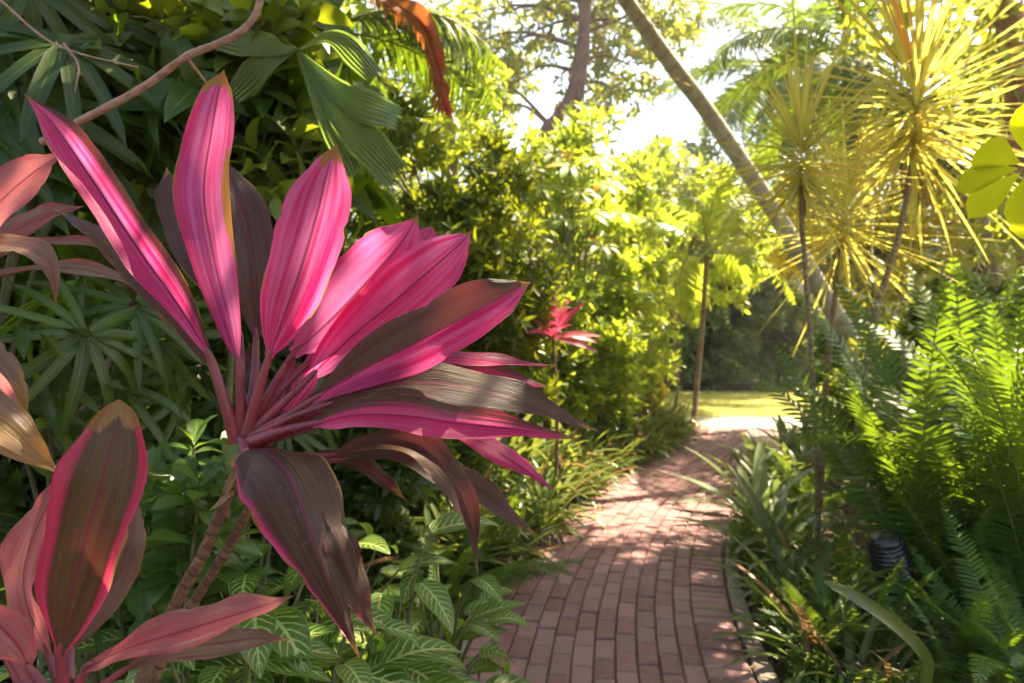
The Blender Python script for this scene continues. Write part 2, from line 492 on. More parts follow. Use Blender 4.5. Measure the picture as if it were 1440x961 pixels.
def shoots(g, pos, axis, nl, L, W, spread=1.0, K=0.5, prof='lance', nu=3, nv=2, slen=0.06, fold=0.25, cull=None):
    """whorls of leaves round the shoot tips at pos"""
    n = len(pos)
    axis = unit(axis)
    ref = np.where(np.abs(axis[:, 2:3]) < 0.9, np.array([[0, 0, 1.0]]), np.array([[1.0, 0, 0]]))
    a = unit(np.cross(axis, ref))
    b = np.cross(axis, a)
    k = np.arange(nl)
    ang = k * 2.39996 + rng.random((n, 1)) * 6.28
    el = spread * (1.25 - 0.75 * k / max(nl - 1, 1)) + rng.normal(0, 0.12, (n, nl))
    rad = a[:, None] * np.cos(ang)[..., None] + b[:, None] * np.sin(ang)[..., None]
    D = axis[:, None] * np.cos(el)[..., None] + rad * np.sin(el)[..., None]
    Bp = pos[:, None] + axis[:, None] * ((k / nl - 0.5) * slen)[None, :, None]
    Nn = axis[:, None] * np.sin(el)[..., None] - rad * np.cos(el)[..., None]
    sz = (0.7 + 0.5 * rng.random((n, nl)))
    hue = np.clip(np.repeat(rng.random((n, 1)), nl, 1) * 0.65 + rng.random((n, nl)) * 0.35, 0, 1)
    Bp, D, Nn, sz, hue = Bp.reshape(-1, 3), D.reshape(-1, 3), Nn.reshape(-1, 3), sz.ravel(), hue.ravel()
    if cull is not None:
        kp = sun_gap(Bp + cull) & sun_gap(Bp + D * L * 0.5 + cull) & sun_gap(Bp + D * L + cull)
        Bp, D, Nn, sz, hue = Bp[kp], D[kp], Nn[kp], sz[kp], hue[kp]
    leaves(g, Bp, D, Nn, L * sz, W * sz, K * (0.5 + rng.random(len(Bp))), fold, prof, nu, nv, hue)


def clump_shoots(clumps, per, upb=0.6, low=-0.5):
    ps, ax = [], []
    for c, r in clumps:
        d = sph(per * 2)
        d = d[d[:, 2] > low][:per]
        rr = (0.35 + 0.65 * rng.random(len(d)) ** 0.6)
        ps.append(np.asarray(c) + d * np.asarray(r) * rr[:, None])
        ax.append(d + np.array([0, 0, upb]) + rng.normal(0, 0.25, d.shape))
    return np.concatenate(ps), unit(np.concatenate(ax))


def shrub(name, label, cat, loc, w, dp, h, mat, L, W, per=90, ncl=14, nl=8, prof='lance', group=None, stem=None, spread=1.0, K=0.5, h0=0.1, nu=3, upb=0.6, rz=0.0, slen=0.06, part='foliage'):
    o = thing(name, label, cat, loc, rz, group)
    cl = []
    sg = Geo()
    for i in range(ncl):
        a = rng.random() * 6.28
        zz = (i + rng.random()) / ncl
        rad = math.sqrt(rng.random()) * (1 - 0.55 * abs(zz - 0.45) ** 1.2 * 1.2)
        c = np.array([math.cos(a) * rad * w * 0.38, math.sin(a) * rad * dp * 0.38, h0 * h + zz * h * (0.88 - h0)])
        r = (0.13 + 0.09 * rng.random()) * np.array([w, dp, h * 0.8])
        cl.append((c, r))
        if stem is not None:
            tube(sg, [np.array([c[0] * 0.08, c[1] * 0.08, -0.03]), np.array([c[0] * 0.5, c[1] * 0.5, c[2] * 0.5]), c], 0.012 * h ** 0.6 + 0.004, 0.004, 7, 5)
    if stem is not None:
        sg.build('stem', stem, o)
    g = Geo()
    ps, ax = clump_shoots(cl, per, upb)
    ps[:, 2] = np.maximum(ps[:, 2], 0.03)
    shoots(g, ps, ax, nl, L, W, spread, K, prof, nu, 2, slen)
    g.build(part, mat, o)
    return o


def frond_geo(mat_r, mat_l, length, width, npair, K, pw, prof='pinna', petiole=0.15, pk=0.5, ang=1.15, taper=0.6, vfold=0.2, curl=0.0, rr=0.004, name='frond', rest=1.6, jit=0.05):
    """one pinnate frond along +Y from the origin, arching downwards; returns (stalk mesh, leaflet mesh)"""
    n = 40
    t = np.linspace(0, 1, n)
    th = K * t ** 1.3 - 0.15
    d = np.stack([np.sin(curl * t) * 0.6, np.cos(th), -np.sin(th)], 1)
    d = unit(d)
    c = np.concatenate([[np.zeros(3)], np.cumsum(d[:-1] * length / (n - 1), 0)])
    sg = Geo()
    tube(sg, c[::4] if len(c[::4]) > 3 else c, rr, rr * 0.35, 18, 5)
    g = Geo()
    s = np.linspace(petiole, 0.985, npair)
    pos = np.stack([np.interp(s, t, c[:, k]) for k in range(3)], 1)
    tan = unit(np.stack([np.interp(s, t, d[:, k]) for k in range(3)], 1))
    side0 = unit(np.cross(tan, np.array([0, 0, 1.0])))
    up = np.cross(side0, tan)
    x = (s - petiole) / (1 - petiole)
    prf = np.minimum(1, 0.55 + x * 2.2) * np.clip(1 - x ** rest, 0.02, 1) ** taper
    for sd in (-1, 1):
        aa = ang * (1 - 0.35 * x) + rng.normal(0, jit, npair)
        Dv = tan * np.cos(aa)[:, None] + sd * side0 * np.sin(aa)[:, None] + up * (vfold + rng.normal(0, jit, npair))[:, None]
        keep = rng.random(npair) > 0.02
        leaves(g, pos[keep], Dv[keep], up[keep], (width * 0.5 * prf)[keep], pw * (0.6 + 0.4 * prf)[keep], pk * (0.5 + rng.random(npair))[keep], 0.15, prof, 3, 2,
               np.clip(rng.random(npair) * 0.5 + rng.random() * 0.4, 0, 1)[keep])
    return sg.mesh('stalk', mat_r), g.mesh('leaflets', mat_l)


def put_frond(pair, parent, loc, rz, pitch, roll=0.0, scale=1.0, name='frond'):
    """pitch: how far the frond rises above level; rz: heading of its tip"""
    o = link(name, pair[1], parent)
    s = link('stalk', pair[0], o)
    o.location = loc
    o.rotation_mode = 'ZXY' if False else 'XYZ'
    from mathutils import Euler, Matrix
    m = Matrix.Rotation(rz, 4, 'Z') @ Matrix.Rotation(pitch, 4, 'X') @ Matrix.Rotation(roll, 4, 'Y')
    o.rotation_euler = m.to_euler()
    o.scale = (scale,) * 3
    return o


# ======================================================================
# ground, path, lawn
# ======================================================================
rng = np.random.default_rng(11)
def flat(name, x0, y0, x1, y1, z, mat, kind='structure'):
    me = bpy.data.meshes.new(name)
    me.from_pydata([(x0, y0, z), (x1, y0, z), (x1, y1, z), (x0, y1, z)], [], [(0, 1, 2, 3)])
    me.materials.append(mat)
    o = link(name, me)
    return struct(o, kind)


def ground_mat(name, c0, c1, c2, sc1, sc2, bump=0.5, rough=0.95):
    cols = (c0, c1, c2)
    m, t = nt(name)
    tc = N(t, 'ShaderNodeTexCoord').outputs['Object']
    a = N(t, 'ShaderNodeTexNoise', i_Scale=sc1, i_Detail=6.0, i_Roughness=0.7)
    b = N(t, 'ShaderNodeTexNoise', i_Scale=sc2, i_Detail=3.0)
    t.links.new(tc, a.inputs[0])
    t.links.new(tc, b.inputs[0])
    col = mix(t, ramp(t, a.outputs[0], 0.35, 0.65), cols[0], cols[1])
    col = mix(t, math_(t, 'MULTIPLY', ramp(t, b.outputs[0], 0.45, 0.7), 0.6), col, cols[2])
    bp = N(t, 'ShaderNodeBump', i_Strength=bump, i_Distance=0.02)
    t.links.new(a.outputs[0], bp.inputs['Height'])
    pr = N(t, 'ShaderNodeBsdfPrincipled', i_Roughness=rough)
    t.links.new(col, pr.inputs['Base Color'])
    t.links.new(bp.outputs[0], pr.inputs['Normal'])
    t.links.new(pr.outputs[0], N(t, 'ShaderNodeOutputMaterial').inputs[0])
    return m


soil = ground_mat('bed_soil', (0.035, 0.024, 0.016), (0.09, 0.062, 0.04), (0.13, 0.085, 0.05), 40.0, 6.0, 1.0)
lawn_m = ground_mat('lawn_turf', (0.17, 0.18, 0.03), (0.29, 0.27, 0.05), (0.34, 0.29, 0.09), 60.0, 1.5, 0.6)
concrete = ground_mat('pale_concrete', (0.42, 0.36, 0.29), (0.55, 0.48, 0.39), (0.36, 0.30, 0.25), 50.0, 2.0, 0.2)
edge_m = ground_mat('edging_concrete', (0.15, 0.12, 0.09), (0.27, 0.22, 0.17), (0.09, 0.075, 0.045), 60.0, 5.0, 0.4)

flat('ground', -150, -60, 150, 250, 0.0, soil)
flat('lawn', -6, 11.55, 30, 17.6, 0.012, lawn_m)
cross = flat('cross_path', -6, 10.15, 30, 11.55, 0.016, concrete)

CL = np.array([(0.30, -1.5), (0.28, 0.2), (0.29, 1.4), (0.352, 2.6), (0.62, 3.9), (1.08, 5.2), (1.60, 6.3), (2.17, 7.4), (2.80, 8.8), (3.25, 10.15)])
cl = spline(np.c_[CL, np.zeros(len(CL))], 400)
seglen = np.r_[0, np.cumsum(np.linalg.norm(np.diff(cl, axis=0), axis=1))]
TOT = seglen[-1]
HALF = 0.563


def pathpt(s, t, z=0.0):
    s = np.asarray(s, float)
    x = np.interp(s, seglen, cl[:, 0])
    y = np.interp(s, seglen, cl[:, 1])
    e = 0.05
    dx = np.interp(s + e, seglen, cl[:, 0]) - np.interp(s - e, seglen, cl[:, 0])
    dy = np.interp(s + e, seglen, cl[:, 1]) - np.interp(s - e, seglen, cl[:, 1])
    l = np.hypot(dx, dy)
    return np.stack([x + t * dy / l, y - t * dx / l, np.broadcast_to(z, np.shape(x)) + 0.0 * x], -1)


def brick_mat():
    m, t = nt('red_brick_paver')
    rnd = N(t, 'ShaderNodeAttribute', attribute_name='rnd').outputs['Fac']
    tc = N(t, 'ShaderNodeTexCoord').outputs['Object']
    a = N(t, 'ShaderNodeTexNoise', i_Scale=35.0, i_Detail=6.0, i_Roughness=0.7)
    b = N(t, 'ShaderNodeTexNoise', i_Scale=3.0, i_Detail=4.0)
    c = N(t, 'ShaderNodeTexNoise', i_Scale=220.0, i_Detail=2.0)
    for n in (a, b, c):
        t.links.new(tc, n.inputs[0])
    cr = N(t, 'ShaderNodeValToRGB')
    cr.color_ramp.elements[0].color = (0.15, 0.062, 0.066, 1)
    cr.color_ramp.elements[1].color = (0.26, 0.128, 0.13, 1)
    e = cr.color_ramp.elements.new(0.35)
    e.color = (0.19, 0.078, 0.082, 1)
    e = cr.color_ramp.elements.new(0.7)
    e.color = (0.21, 0.112, 0.114, 1)
    t.links.new(rnd, cr.inputs[0])
    col = mix(t, math_(t, 'MULTIPLY', ramp(t, a.outputs[0], 0.4, 0.7), 0.4), cr.outputs[0], (0.30, 0.165, 0.13))
    col = mix(t, math_(t, 'MULTIPLY', ramp(t, b.outputs[0], 0.5, 0.75), 0.45), col, (0.16, 0.105, 0.085))
    col = mix(t, math_(t, 'MULTIPLY', ramp(t, c.outputs[0], 0.6, 0.75), 0.35), col, (0.10, 0.05, 0.04))
    bp = N(t, 'ShaderNodeBump', i_Strength=0.35, i_Distance=0.004)
    t.links.new(math_(t, 'ADD', a.outputs[0], math_(t, 'MULTIPLY', c.outputs[0], 0.5)), bp.inputs['Height'])
    pr = N(t, 'ShaderNodeBsdfPrincipled', i_Roughness=0.72)
    t.links.new(col, pr.inputs['Base Color'])
    t.links.new(bp.outputs[0], pr.inputs['Normal'])
    t.links.new(pr.outputs[0], N(t, 'ShaderNodeOutputMaterial').inputs[0])
    return m


def build_path():
    g = Geo()
    gap = 0.0032
    zt = 0.042

    def brick(s0, s1, t0, t1):
        s0, s1, t0, t1 = s0 + gap * (0.7 + 0.8 * rng.random()), s1 - gap * rng.random(), t0 + gap * 0.8 * (0.5 + rng.random()), t1 - gap * 0.8
        be = rng.uniform(0.004, 0.008)
        tz = rng.normal(0, 0.0018, 4) + rng.normal(0, 0.0022)
        ss = np.array([s0, (s0 + s1) / 2, s1])
        rows = []
        for (o, z) in ((0, -0.03), (0, -be), (be, 0)):
            so = np.array([s0 + o, (s0 + s1) / 2, s1 - o])
            rows.append((so, t0 + o, t1 - o, z))
        V = []
        for so, ta, tb, z in rows:
            L_ = pathpt(so, ta, zt + z)
            R_ = pathpt(so, tb, zt + z)
            L_[:, 2] += np.array([tz[0], (tz[0] + tz[1]) / 2, tz[1]])
            R_[:, 2] += np.array([tz[3], (tz[2] + tz[3]) / 2, tz[2]])
            V += [L_[0], L_[1], L_[2], R_[2], R_[1], R_[0]]
        V = np.array(V)
        f = []
        for k in (0, 1):
            for i in range(6):
                j = (i + 1) % 6
                f.append((k * 6 + i, k * 6 + (i + 1) % 6, k * 6 + 6 + j, k * 6 + 6 + i))
        f += [(12, 17, 16, 13), (13, 16, 15, 14)]
        f = [q[::-1] for q in f]
        g.add(V, f, np.zeros((18, 2)), rng.random())
    w = 0.0855
    ncol = 11
    tl = -HALF + 0.005
    for c in range(ncol):
        s = -(0.21 * rng.random())
        s = max(0, (c % 2) * 0.0875 + 0.02 * rng.random())
        while s < TOT - 0.1:
            l = 0.175 + rng.normal(0, 0.003)
            brick(s, min(s + l, TOT), tl + c * w, tl + (c + 1) * w)
            s += l
    s = 0.0
    te = tl + ncol * w
    while s < TOT - 0.1:
        brick(s, s + 0.0875, te, te + 0.175)
        s += 0.0875
    o = g.build('brick_path', brick_mat(), None, False)
    struct(o)
    # sand bed showing in the joints
    g = Geo()
    n = 120
    s = np.linspace(0.0, TOT, n)
    a, b = pathpt(s, -HALF, 0.029), pathpt(s, HALF, 0.029)
    V = np.stack([a, b], 1).reshape(-1, 3)
    i = np.arange(n - 1) * 2
    g.add(V, np.stack([i, i + 1, i + 3, i + 2], 1), np.zeros((2 * n, 2)), 0.5)
    struct(g.build('path_joint_sand', ground_mat('joint_sand', (0.10, 0.065, 0.055), (0.17, 0.115, 0.095), (0.07, 0.06, 0.035), 60.0, 8.0), None, False))
    # concrete edging on both sides
    for sd, nm in ((-1, 'path_edging'), (1, 'path_edging')):
        g = Geo()
        i0 = HALF + 0.008
        wv = 0.075 if sd > 0 else 0.06
        prof = [(i0, 0.0), (i0, 0.036), (i0 + 0.006, 0.044), (i0 + wv - 0.008, 0.044), (i0 + wv, 0.036), (i0 + wv, 0.0)]
        rows = [pathpt(s, sd * p, z) + rng.normal(0, 0.0012, (n, 3)) * np.array([1, 1, 1.0]) for p, z in prof]
        V = np.stack(rows, 1).reshape(-1, 3)
        fs = []
        for k in range(n - 1):
            for q in range(5):
                a0 = k * 6 + q
                fs.append((a0, a0 + 1, a0 + 7, a0 + 6))
        g.add(V, fs, np.zeros((len(V), 2)), 0.5)
        struct(g.build(nm, edge_m, None, False))


build_path()

# lawn blades, leaf litter
g = Geo()
n = 26000
b = np.c_[rng.uniform(1.2, 8.5, n), rng.uniform(11.56, 17.6, n), np.full(n, 0.01)]
d = np.c_[rng.normal(0, 0.5, (n, 2)), np.ones(n)]
leaves(g, b, d, rng.normal(size=(n, 3)), rng.uniform(0.03, 0.07, n), 0.006, 0.8, 0.1, 'blade', 2, 1)
struct(g.build('lawn_grass', G['grass']), 'stuff')

g = Geo()
n = 5200
xy = np.c_[rng.uniform(-3.2, 4.5, n), rng.uniform(0.8, 10.0, n)]
dd = np.array([np.min(np.hypot(cl[::4, 0] - q[0], cl[::4, 1] - q[1])) for q in xy])
xy = xy[dd > HALF + 0.09]
n = len(xy)
leaves(g, np.c_[xy, rng.uniform(0.006, 0.03, n)], np.c_[rng.normal(size=(n, 2)), rng.normal(0, 0.18, n)], np.c_[rng.normal(0, 0.25, (n, 2)), np.ones(n)],
       rng.uniform(0.04, 0.12, n), rng.uniform(0.018, 0.045, n), rng.normal(0, 1.0, n), 0.2, 'lance', 4, 2)
struct(g.build('leaf_litter', G['litter']), 'stuff')
# a few fallen leaves and bits on the bricks
g = Geo()
n = 150
s = rng.uniform(2.5, TOT - 1, n)
t_ = np.where(rng.random(n) < 0.75, np.sign(rng.normal(size=n)) * (0.56 - np.abs(rng.normal(0, 0.09, n))), rng.uniform(-0.5, 0.5, n))
leaves(g, pathpt(s, t_, 0.049), np.c_[rng.normal(size=(n, 2)), np.zeros(n)], np.array([[0, 0, 1.0]]), rng.uniform(0.012, 0.045, n), rng.uniform(0.006, 0.018, n), rng.normal(0, 0.7, n), 0.3, 'lance', 3, 2)
struct(g.build('fallen_leaves', G['litter']), 'stuff')

# ======================================================================
# hero cordyline and its two neighbours
# ======================================================================
rng = np.random.default_rng(12)
def cord_blade(pts, w, nrm, fl=0.25, fr=0.25, dark=(0, 0, 0), dry=(0.0, 0.0), wave=0.004, curl=0.0, edge=None, prof=0.88, nu=34, nc=12, rnd=None, twist=0.0, sharp=0.85, tip=1.15):
    """pts: midrib in space; nrm: which way the upper face looks; dark: (left, middle, right) pigment;
    dry: (length of dead tip, dead right margin); edge: pigment of the two outer margins"""
    c = spline(pts, nu + 1)
    T = unit(np.gradient(c, axis=0))
    nr = np.asarray(nrm, float)
    t = np.linspace(0, 1, nu + 1)
    if nr.ndim == 2:
        nr = np.stack([np.interp(t, np.linspace(0, 1, len(nr)), nr[:, k]) for k in range(3)], 1)
    else:
        nr = np.broadcast_to(nr, T.shape)
    Nv = unit(nr - (nr * T).sum(1, keepdims=True) * T)
    S = np.cross(T, Nv)
    if twist:
        tw = twist * t
        Nv, S = Nv * np.cos(tw)[:, None] + S * np.sin(tw)[:, None], S * np.cos(tw)[:, None] - Nv * np.sin(tw)[:, None]
    p = np.maximum(np.sin(PI * np.clip(t, 0.025, 0.999) ** prof) ** (sharp + (tip - sharp) * np.clip((t - 0.5) / 0.35, 0, 1)), 0.02)
    nick = np.zeros_like(t)
    for _ in range(3):
        nick = np.maximum(nick, np.exp(-((t - rng.uniform(0.35, 0.97)) / rng.uniform(0.006, 0.016)) ** 2) * rng.uniform(0.0, 0.2))
    us = np.linspace(-1, 1, nc + 1)
    au = np.abs(us)
    fo = np.where(us < 0, fl, fr)
    hw = w * 0.5 * p
    seed = rng.random() * 10
    wob = wave * (np.sin(t * 17 + seed)[:, None] * np.where(us < 0, 1, 0) + np.sin(t * 14 + seed * 2)[:, None] * np.where(us > 0, 1, 0)) * au ** 2 * np.minimum(p * 1.5, 1)[:, None]
    corr = 0.0004 * np.cos(us * 26 + seed)[None] * p[:, None] * (w / 0.11)
    X = hw[:, None] * us * np.cos(fo)
    Z = hw[:, None] * (au * np.sin(fo) + curl * au ** 2) + wob + corr
    jag = 1 + (0.02 * np.sin(t * 31 + seed * 3) - nick)[:, None] * (au ** 4)
    V = c[:, None] + S[:, None] * (X * jag)[..., None] + Nv[:, None] * Z[..., None]
    i, j = np.meshgrid(np.arange(nu), np.arange(nc), indexing='ij')
    a = (i * (nc + 1) + j).ravel()
    g = Geo()
    uv = np.stack(np.broadcast_arrays((us * 0.5 + 0.5)[None], t[:, None]), -1)
    rv = rng.random() if rnd is None else rnd
    g.add(V, np.stack([a, a + 1, a + nc + 2, a + nc + 1], 1), uv, rv)
    dk = np.interp(us, [-1, -0.1, 0.1, 1], [dark[0], dark[1], dark[1] if len(dark) == 3 else dark[1], dark[2]]) if len(dark) == 3 else np.interp(us, np.linspace(-1, 1, len(dark)), dark)
    dk = np.broadcast_to(dk[None], (nu + 1, nc + 1)).copy()
    if edge is not None:
        m = np.clip((au - 0.8) / 0.15, 0, 1)
        dk = dk * (1 - m) + edge * m
    dr = np.clip((t[:, None] - (1 - dry[0])) / max(dry[0], 1e-3) + 0.3, 0, 1) * (1 if dry[0] > 0 else 0) * np.ones_like(dk)
    if dry[1]:
        dr = np.maximum(dr, np.clip((us - 0.5) / 0.3, 0, 1)[None] * np.clip(1 - np.abs(t - 0.5) / 0.34, 0, 1)[:, None] * dry[1])
    g.extra = {'dark': [dk.ravel()], 'dry': [dr.ravel()]}
    return g


PXD = lambda lst: [P(*q) for q in lst]


def cord_leaf(root, blade, w, nrm, pet=None, label=None, pr=0.0052, mat='cord', **kw):
    pts = PXD(blade)
    D = np.mean([q[2] for q in blade])
    if not kw.get('dry') or kw['dry'][0] == 0:
        kw['dry'] = (0.05 + 0.05 * rng.random(), 0)
    kw.setdefault('wave', 0.0055)
    g = cord_blade(pts, 0.86 * w / F * D, nrm, **kw)
    o = g.build('leaf', G[mat], root)
    if label:
        o['label'] = label
    if pet is not None:
        pg = Geo()
        k_ = rng.uniform(0.75, 1.25)
        tube(pg, PXD(pet) + [pts[0], pts[0] + (pts[1] - pts[0]) * 0.25], [pr * 1.9 * k_, pr * 1.15 * k_, pr * 0.8 * k_, pr * 0.35], None, 18, 9, 0.10, 0.5, rng.uniform(0.5, 0.8))
        pg.build('petiole', B['petiole'], o)
    return o


TC = (0, -1, 0.15)      # facing the viewer


def seat(root):
    """move the thing's origin to its base without moving the parts"""
    for ch in root.children:
        ch.matrix_parent_inverse = root.matrix_basis.inverted()


hero = thing('cordyline', 'large pink cordyline with magenta and maroon leaves fanned out on thin canes beside the path', 'cordyline', tuple(np.r_[P(120, 900, 1.12)[:2], 0]))
bpy.context.view_layer.update()
C0 = (343, 618, 1.0)
H = []
g = Geo()
tube(g, PXD([(346, 600, 1.0), (343, 640, 1.0), (322, 690, 1.01), (290, 770, 1.02), (238, 868, 1.04), (190, 990, 1.08), (150, 1250, 1.12), (125, 1600, 1.12)]), [0.008, 0.0085, 0.0085, 0.009, 0.0095, 0.010, 0.012, 0.013], None, 60, 12, 0.12)
H.append(g.build('cane', B['stalk'], hero))
g = Geo()
tube(g, PXD([(357, 702, 1.03), (340, 735, 1.04), (318, 775, 1.05), (282, 832, 1.07), (240, 900, 1.1), (200, 1020, 1.12), (150, 1300, 1.16), (120, 1590, 1.14)]), [0.006, 0.0075, 0.0075, 0.008, 0.009, 0.011, 0.012], None, 50, 12, 0.12)
H.append(g.build('cane', B['stalk'], hero))
c1, c2, c3 = (335, 612, 1.0), (343, 606, 0.99), (352, 610, 0.985)
hl = lambda *a, **k: cord_leaf(hero, *a, **k)
# far left folded leaf, bright crimson inside
hl([(297, 505, 0.99), (252, 432, 0.985), (190, 345, 0.98), (120, 240, 0.985), (72, 172, 0.99), (34, 132, 1.0)], 80, (0.75, -0.62, 0.2), [(333, 622, 1.0), (318, 570, 0.99)], fl=0.25, fr=0.95, dark=(0.0, 0.1, 0.25, 0.4, 0.95), dry=(0.06, 0), prof=0.95)
# dark leaf under it
hl([(300, 520, 1.01), (262, 462, 1.03), (190, 380, 1.06), (130, 325, 1.09), (74, 293, 1.12)], 52, (0.55, -0.8, 0.5), [(333, 618, 1.0)], fl=0.2, fr=0.3, dark=(1, 0.95, 1), prof=0.95, label='dark purple leaf pointing left')
# tall narrow leaf with dead brown margin and tip
hl([(336, 512, 0.985), (322, 450, 0.98), (300, 360, 0.975), (287, 270, 0.98), (297, 190, 0.99), (308, 128, 1.0), (315, 98, 1.005)], 88, (0.12, -1, 0.1), [(343, 612, 1.0), (338, 560, 0.99)], fl=0.35, fr=0.25, dark=(0.15, 0.1, 0.0), dry=(0.2, 1.0), prof=1.12, sharp=0.8, label='tall pink leaf with a dead brown tip and margin')
# dark leaves behind
hl([(360, 480, 1.03), (358, 400, 1.05), (346, 320, 1.08), (328, 262, 1.1), (318, 228, 1.12)], 84, (0.3, -1, 0.1), [(347, 610, 1.0), (357, 540, 1.02)], fl=0.2, fr=0.2, dark=(1, 1.0, 1), prof=0.95)
hl([(338, 470, 1.05), (300, 392, 1.08), (262, 325, 1.11), (240, 270, 1.13), (234, 235, 1.14)], 70, (-0.2, -1, 0.2), [(342, 612, 1.0), (340, 540, 1.03)], fl=0.3, fr=0.2, dark=(1, 1, 1), prof=0.95)
# broad bright pink leaf
hl([(378, 502, 0.975), (398, 448, 0.965), (424, 375, 0.96), (446, 300, 0.965), (461, 240, 0.975), (474, 203, 0.985)], 120, (-0.12, -1, 0.05), [(350, 612, 0.99), (362, 555, 0.98)], fl=0.12, fr=0.12, dark=(0.02, 0.0, 0.0), dry=(0.19, 0), prof=1.03, sharp=0.72, wave=0.003)
# pair of pink leaves to the right, one behind the other
hl([(412, 498, 1.0), (470, 445, 1.0), (525, 388, 1.01), (565, 340, 1.02), (588, 303, 1.03)], 118, (0.25, -1, 0.25), [(352, 612, 0.995), (380, 550, 1.0)], fl=0.15, fr=0.15, dark=(0.15, 0.1, 0.05), prof=0.95, sharp=0.75)
hl([(425, 520, 1.03), (500, 450, 1.05), (560, 385, 1.07), (596, 340, 1.08), (609, 318, 1.09)], 90, (0.3, -1, 0.2), [(352, 612, 0.995), (385, 560, 1.01)], fl=0.1, fr=0.1, dark=(0.2, 0.15, 0.1), prof=0.9)
hl([(432, 535, 0.985), (490, 478, 0.98), (545, 432, 0.98), (605, 380, 0.985), (640, 349, 0.99), (664, 325, 1.0)], 104, (0.25, -1, 0.3), [(353, 612, 0.99), (392, 572, 0.985)], fl=0.12, fr=0.14, dark=(0.1, 0.05, 0.05), prof=0.95, sharp=0.75)
# half dark, half pink
hl([(440, 562, 0.96), (510, 520, 0.95), (590, 480, 0.945), (665, 440, 0.95), (715, 412, 0.96), (746, 397, 0.97)], 104, (0.1, -1, 0.55), [(354, 616, 0.985), (400, 588, 0.97)], fl=0.45, fr=0.1, dark=(1.0, 0.95, 0.75, 0.3, 0.05, 0.0), prof=0.92, sharp=0.8, label='leaf half dark maroon and half pink')
# grey olive leaf arching to the right
hl([(452, 572, 0.955), (520, 545, 0.94), (600, 538, 0.93), (690, 552, 0.925), (770, 578, 0.93), (842, 607, 0.94)], 78, (0.1, -0.75, 0.9), [(355, 618, 0.985), (405, 590, 0.965)], fl=0.25, fr=0.05, dark=(1.0, 1.0, 1.0), prof=1.0, label='olive brown leaf arching to the right')
# pale pink leaves behind it
hl([(470, 560, 1.02), (560, 520, 1.04), (630, 504, 1.06), (710, 512, 1.09), (784, 514, 1.12)], 44, (0, -0.6, 0.9), [(356, 616, 0.99), (410, 590, 1.0)], fl=0.3, fr=0.3, dark=(0.6, 0.3, 0.2), edge=0.1, prof=0.95)
hl([(480, 575, 1.0), (570, 545, 1.02), (650, 530, 1.05), (720, 535, 1.08), (775, 545, 1.1)], 50, (0.1, -0.7, 0.5), [(356, 616, 0.99), (410, 595, 1.0)], fl=0.3, fr=0.1, dark=(0.8, 0.4, 0.1), prof=0.95)
# long folded pink maroon leaf
hl([(442, 596, 0.93), (500, 584, 0.91), (570, 585, 0.895), (650, 596, 0.89), (740, 606, 0.89), (816, 618, 0.9)], 66, (0.05, -0.85, 0.6), [(354, 622, 0.98), (400, 606, 0.95)], fl=0.5, fr=0.2, dark=(0.75, 0.55, 0.35, 0.15, 0.0), prof=0.85, sharp=0.65, wave=0.005, label='long pink edged leaf folded along its midrib')
hl([(520, 565, 1.0), (600, 585, 0.99), (670, 618, 0.985), (730, 655, 0.985), (786, 694, 0.99)], 40, (0.3, -0.8, 0.5), [(356, 620, 0.985), (440, 575, 0.99)], fl=0.3, fr=0.1, dark=(0.2, 0.1, 0.0), prof=0.95)
hl([(440, 600, 1.02), (500, 572, 1.03), (560, 566, 1.04), (630, 580, 1.05), (700, 600, 1.06)], 40, (0.1, -0.8, 0.6), [(356, 622, 0.99)], fl=0.3, fr=0.3, dark=(0.3, 0.1, 0.1), edge=0.0, prof=0.95)
# drooping brown leaves
hl([(470, 640, 0.98), (520, 622, 0.955), (585, 628, 0.935), (632, 672, 0.93), (660, 735, 0.93), (672, 806, 0.935)], 62, [(0, -0.6, 0.9), (0.4, -0.8, 0.5), (0.8, -0.8, 0.2)], [(352, 626, 0.99), (410, 640, 0.985)], fl=0.5, fr=0.35, dark=(1.0, 0.8, 0.9), prof=0.95, label='brown leaf drooping with a torn tip')
hl([(470, 648, 1.02), (560, 640, 1.04), (640, 672, 1.06), (700, 712, 1.08), (756, 754, 1.1)], 58, [(0, -0.6, 0.9), (0.3, -0.8, 0.6)], [(352, 628, 0.99), (410, 655, 1.0)], fl=0.35, fr=0.2, dark=(1.0, 0.9, 0.9), dry=(0.08, 0), prof=0.95)
hl([(430, 652, 1.03), (470, 640, 1.04), (510, 655, 1.05), (545, 680, 1.06), (572, 705, 1.07)], 34, (0.1, -0.8, 0.6), [(352, 628, 1.0), (395, 655, 1.02)], fl=0.3, fr=0.3, dark=(0.9, 0.6, 0.9), dry=(0.2, 0), prof=0.95)
# big drooping leaf in front
hl([(345, 632, 0.96), (372, 634, 0.92), (405, 668, 0.88), (432, 735, 0.855), (462, 820, 0.85), (505, 925, 0.86)], 162, [(0.0, -0.5, 1.0), (0.25, -0.9, 0.35), (0.2, -1.0, 0.1)], [(345, 615, 0.99)], fl=-0.5, fr=-0.35, curl=-0.12, dark=(0.8, 0.9, 1.0, 1.0, 1.0, 0.9, 0.2), dry=(0.05, 0), prof=0.72, sharp=0.62, wave=0.007, label='big dark leaf hanging down in front')
hl([(452, 720, 0.875), (476, 760, 0.865), (490, 800, 0.865), (508, 850, 0.87), (530, 895, 0.875)], 60, (0.5, -0.9, 0.2), None, fl=-0.2, fr=-0.3, dark=(1.0, 0.95, 0.5), dry=(0.1, 0), prof=0.85)
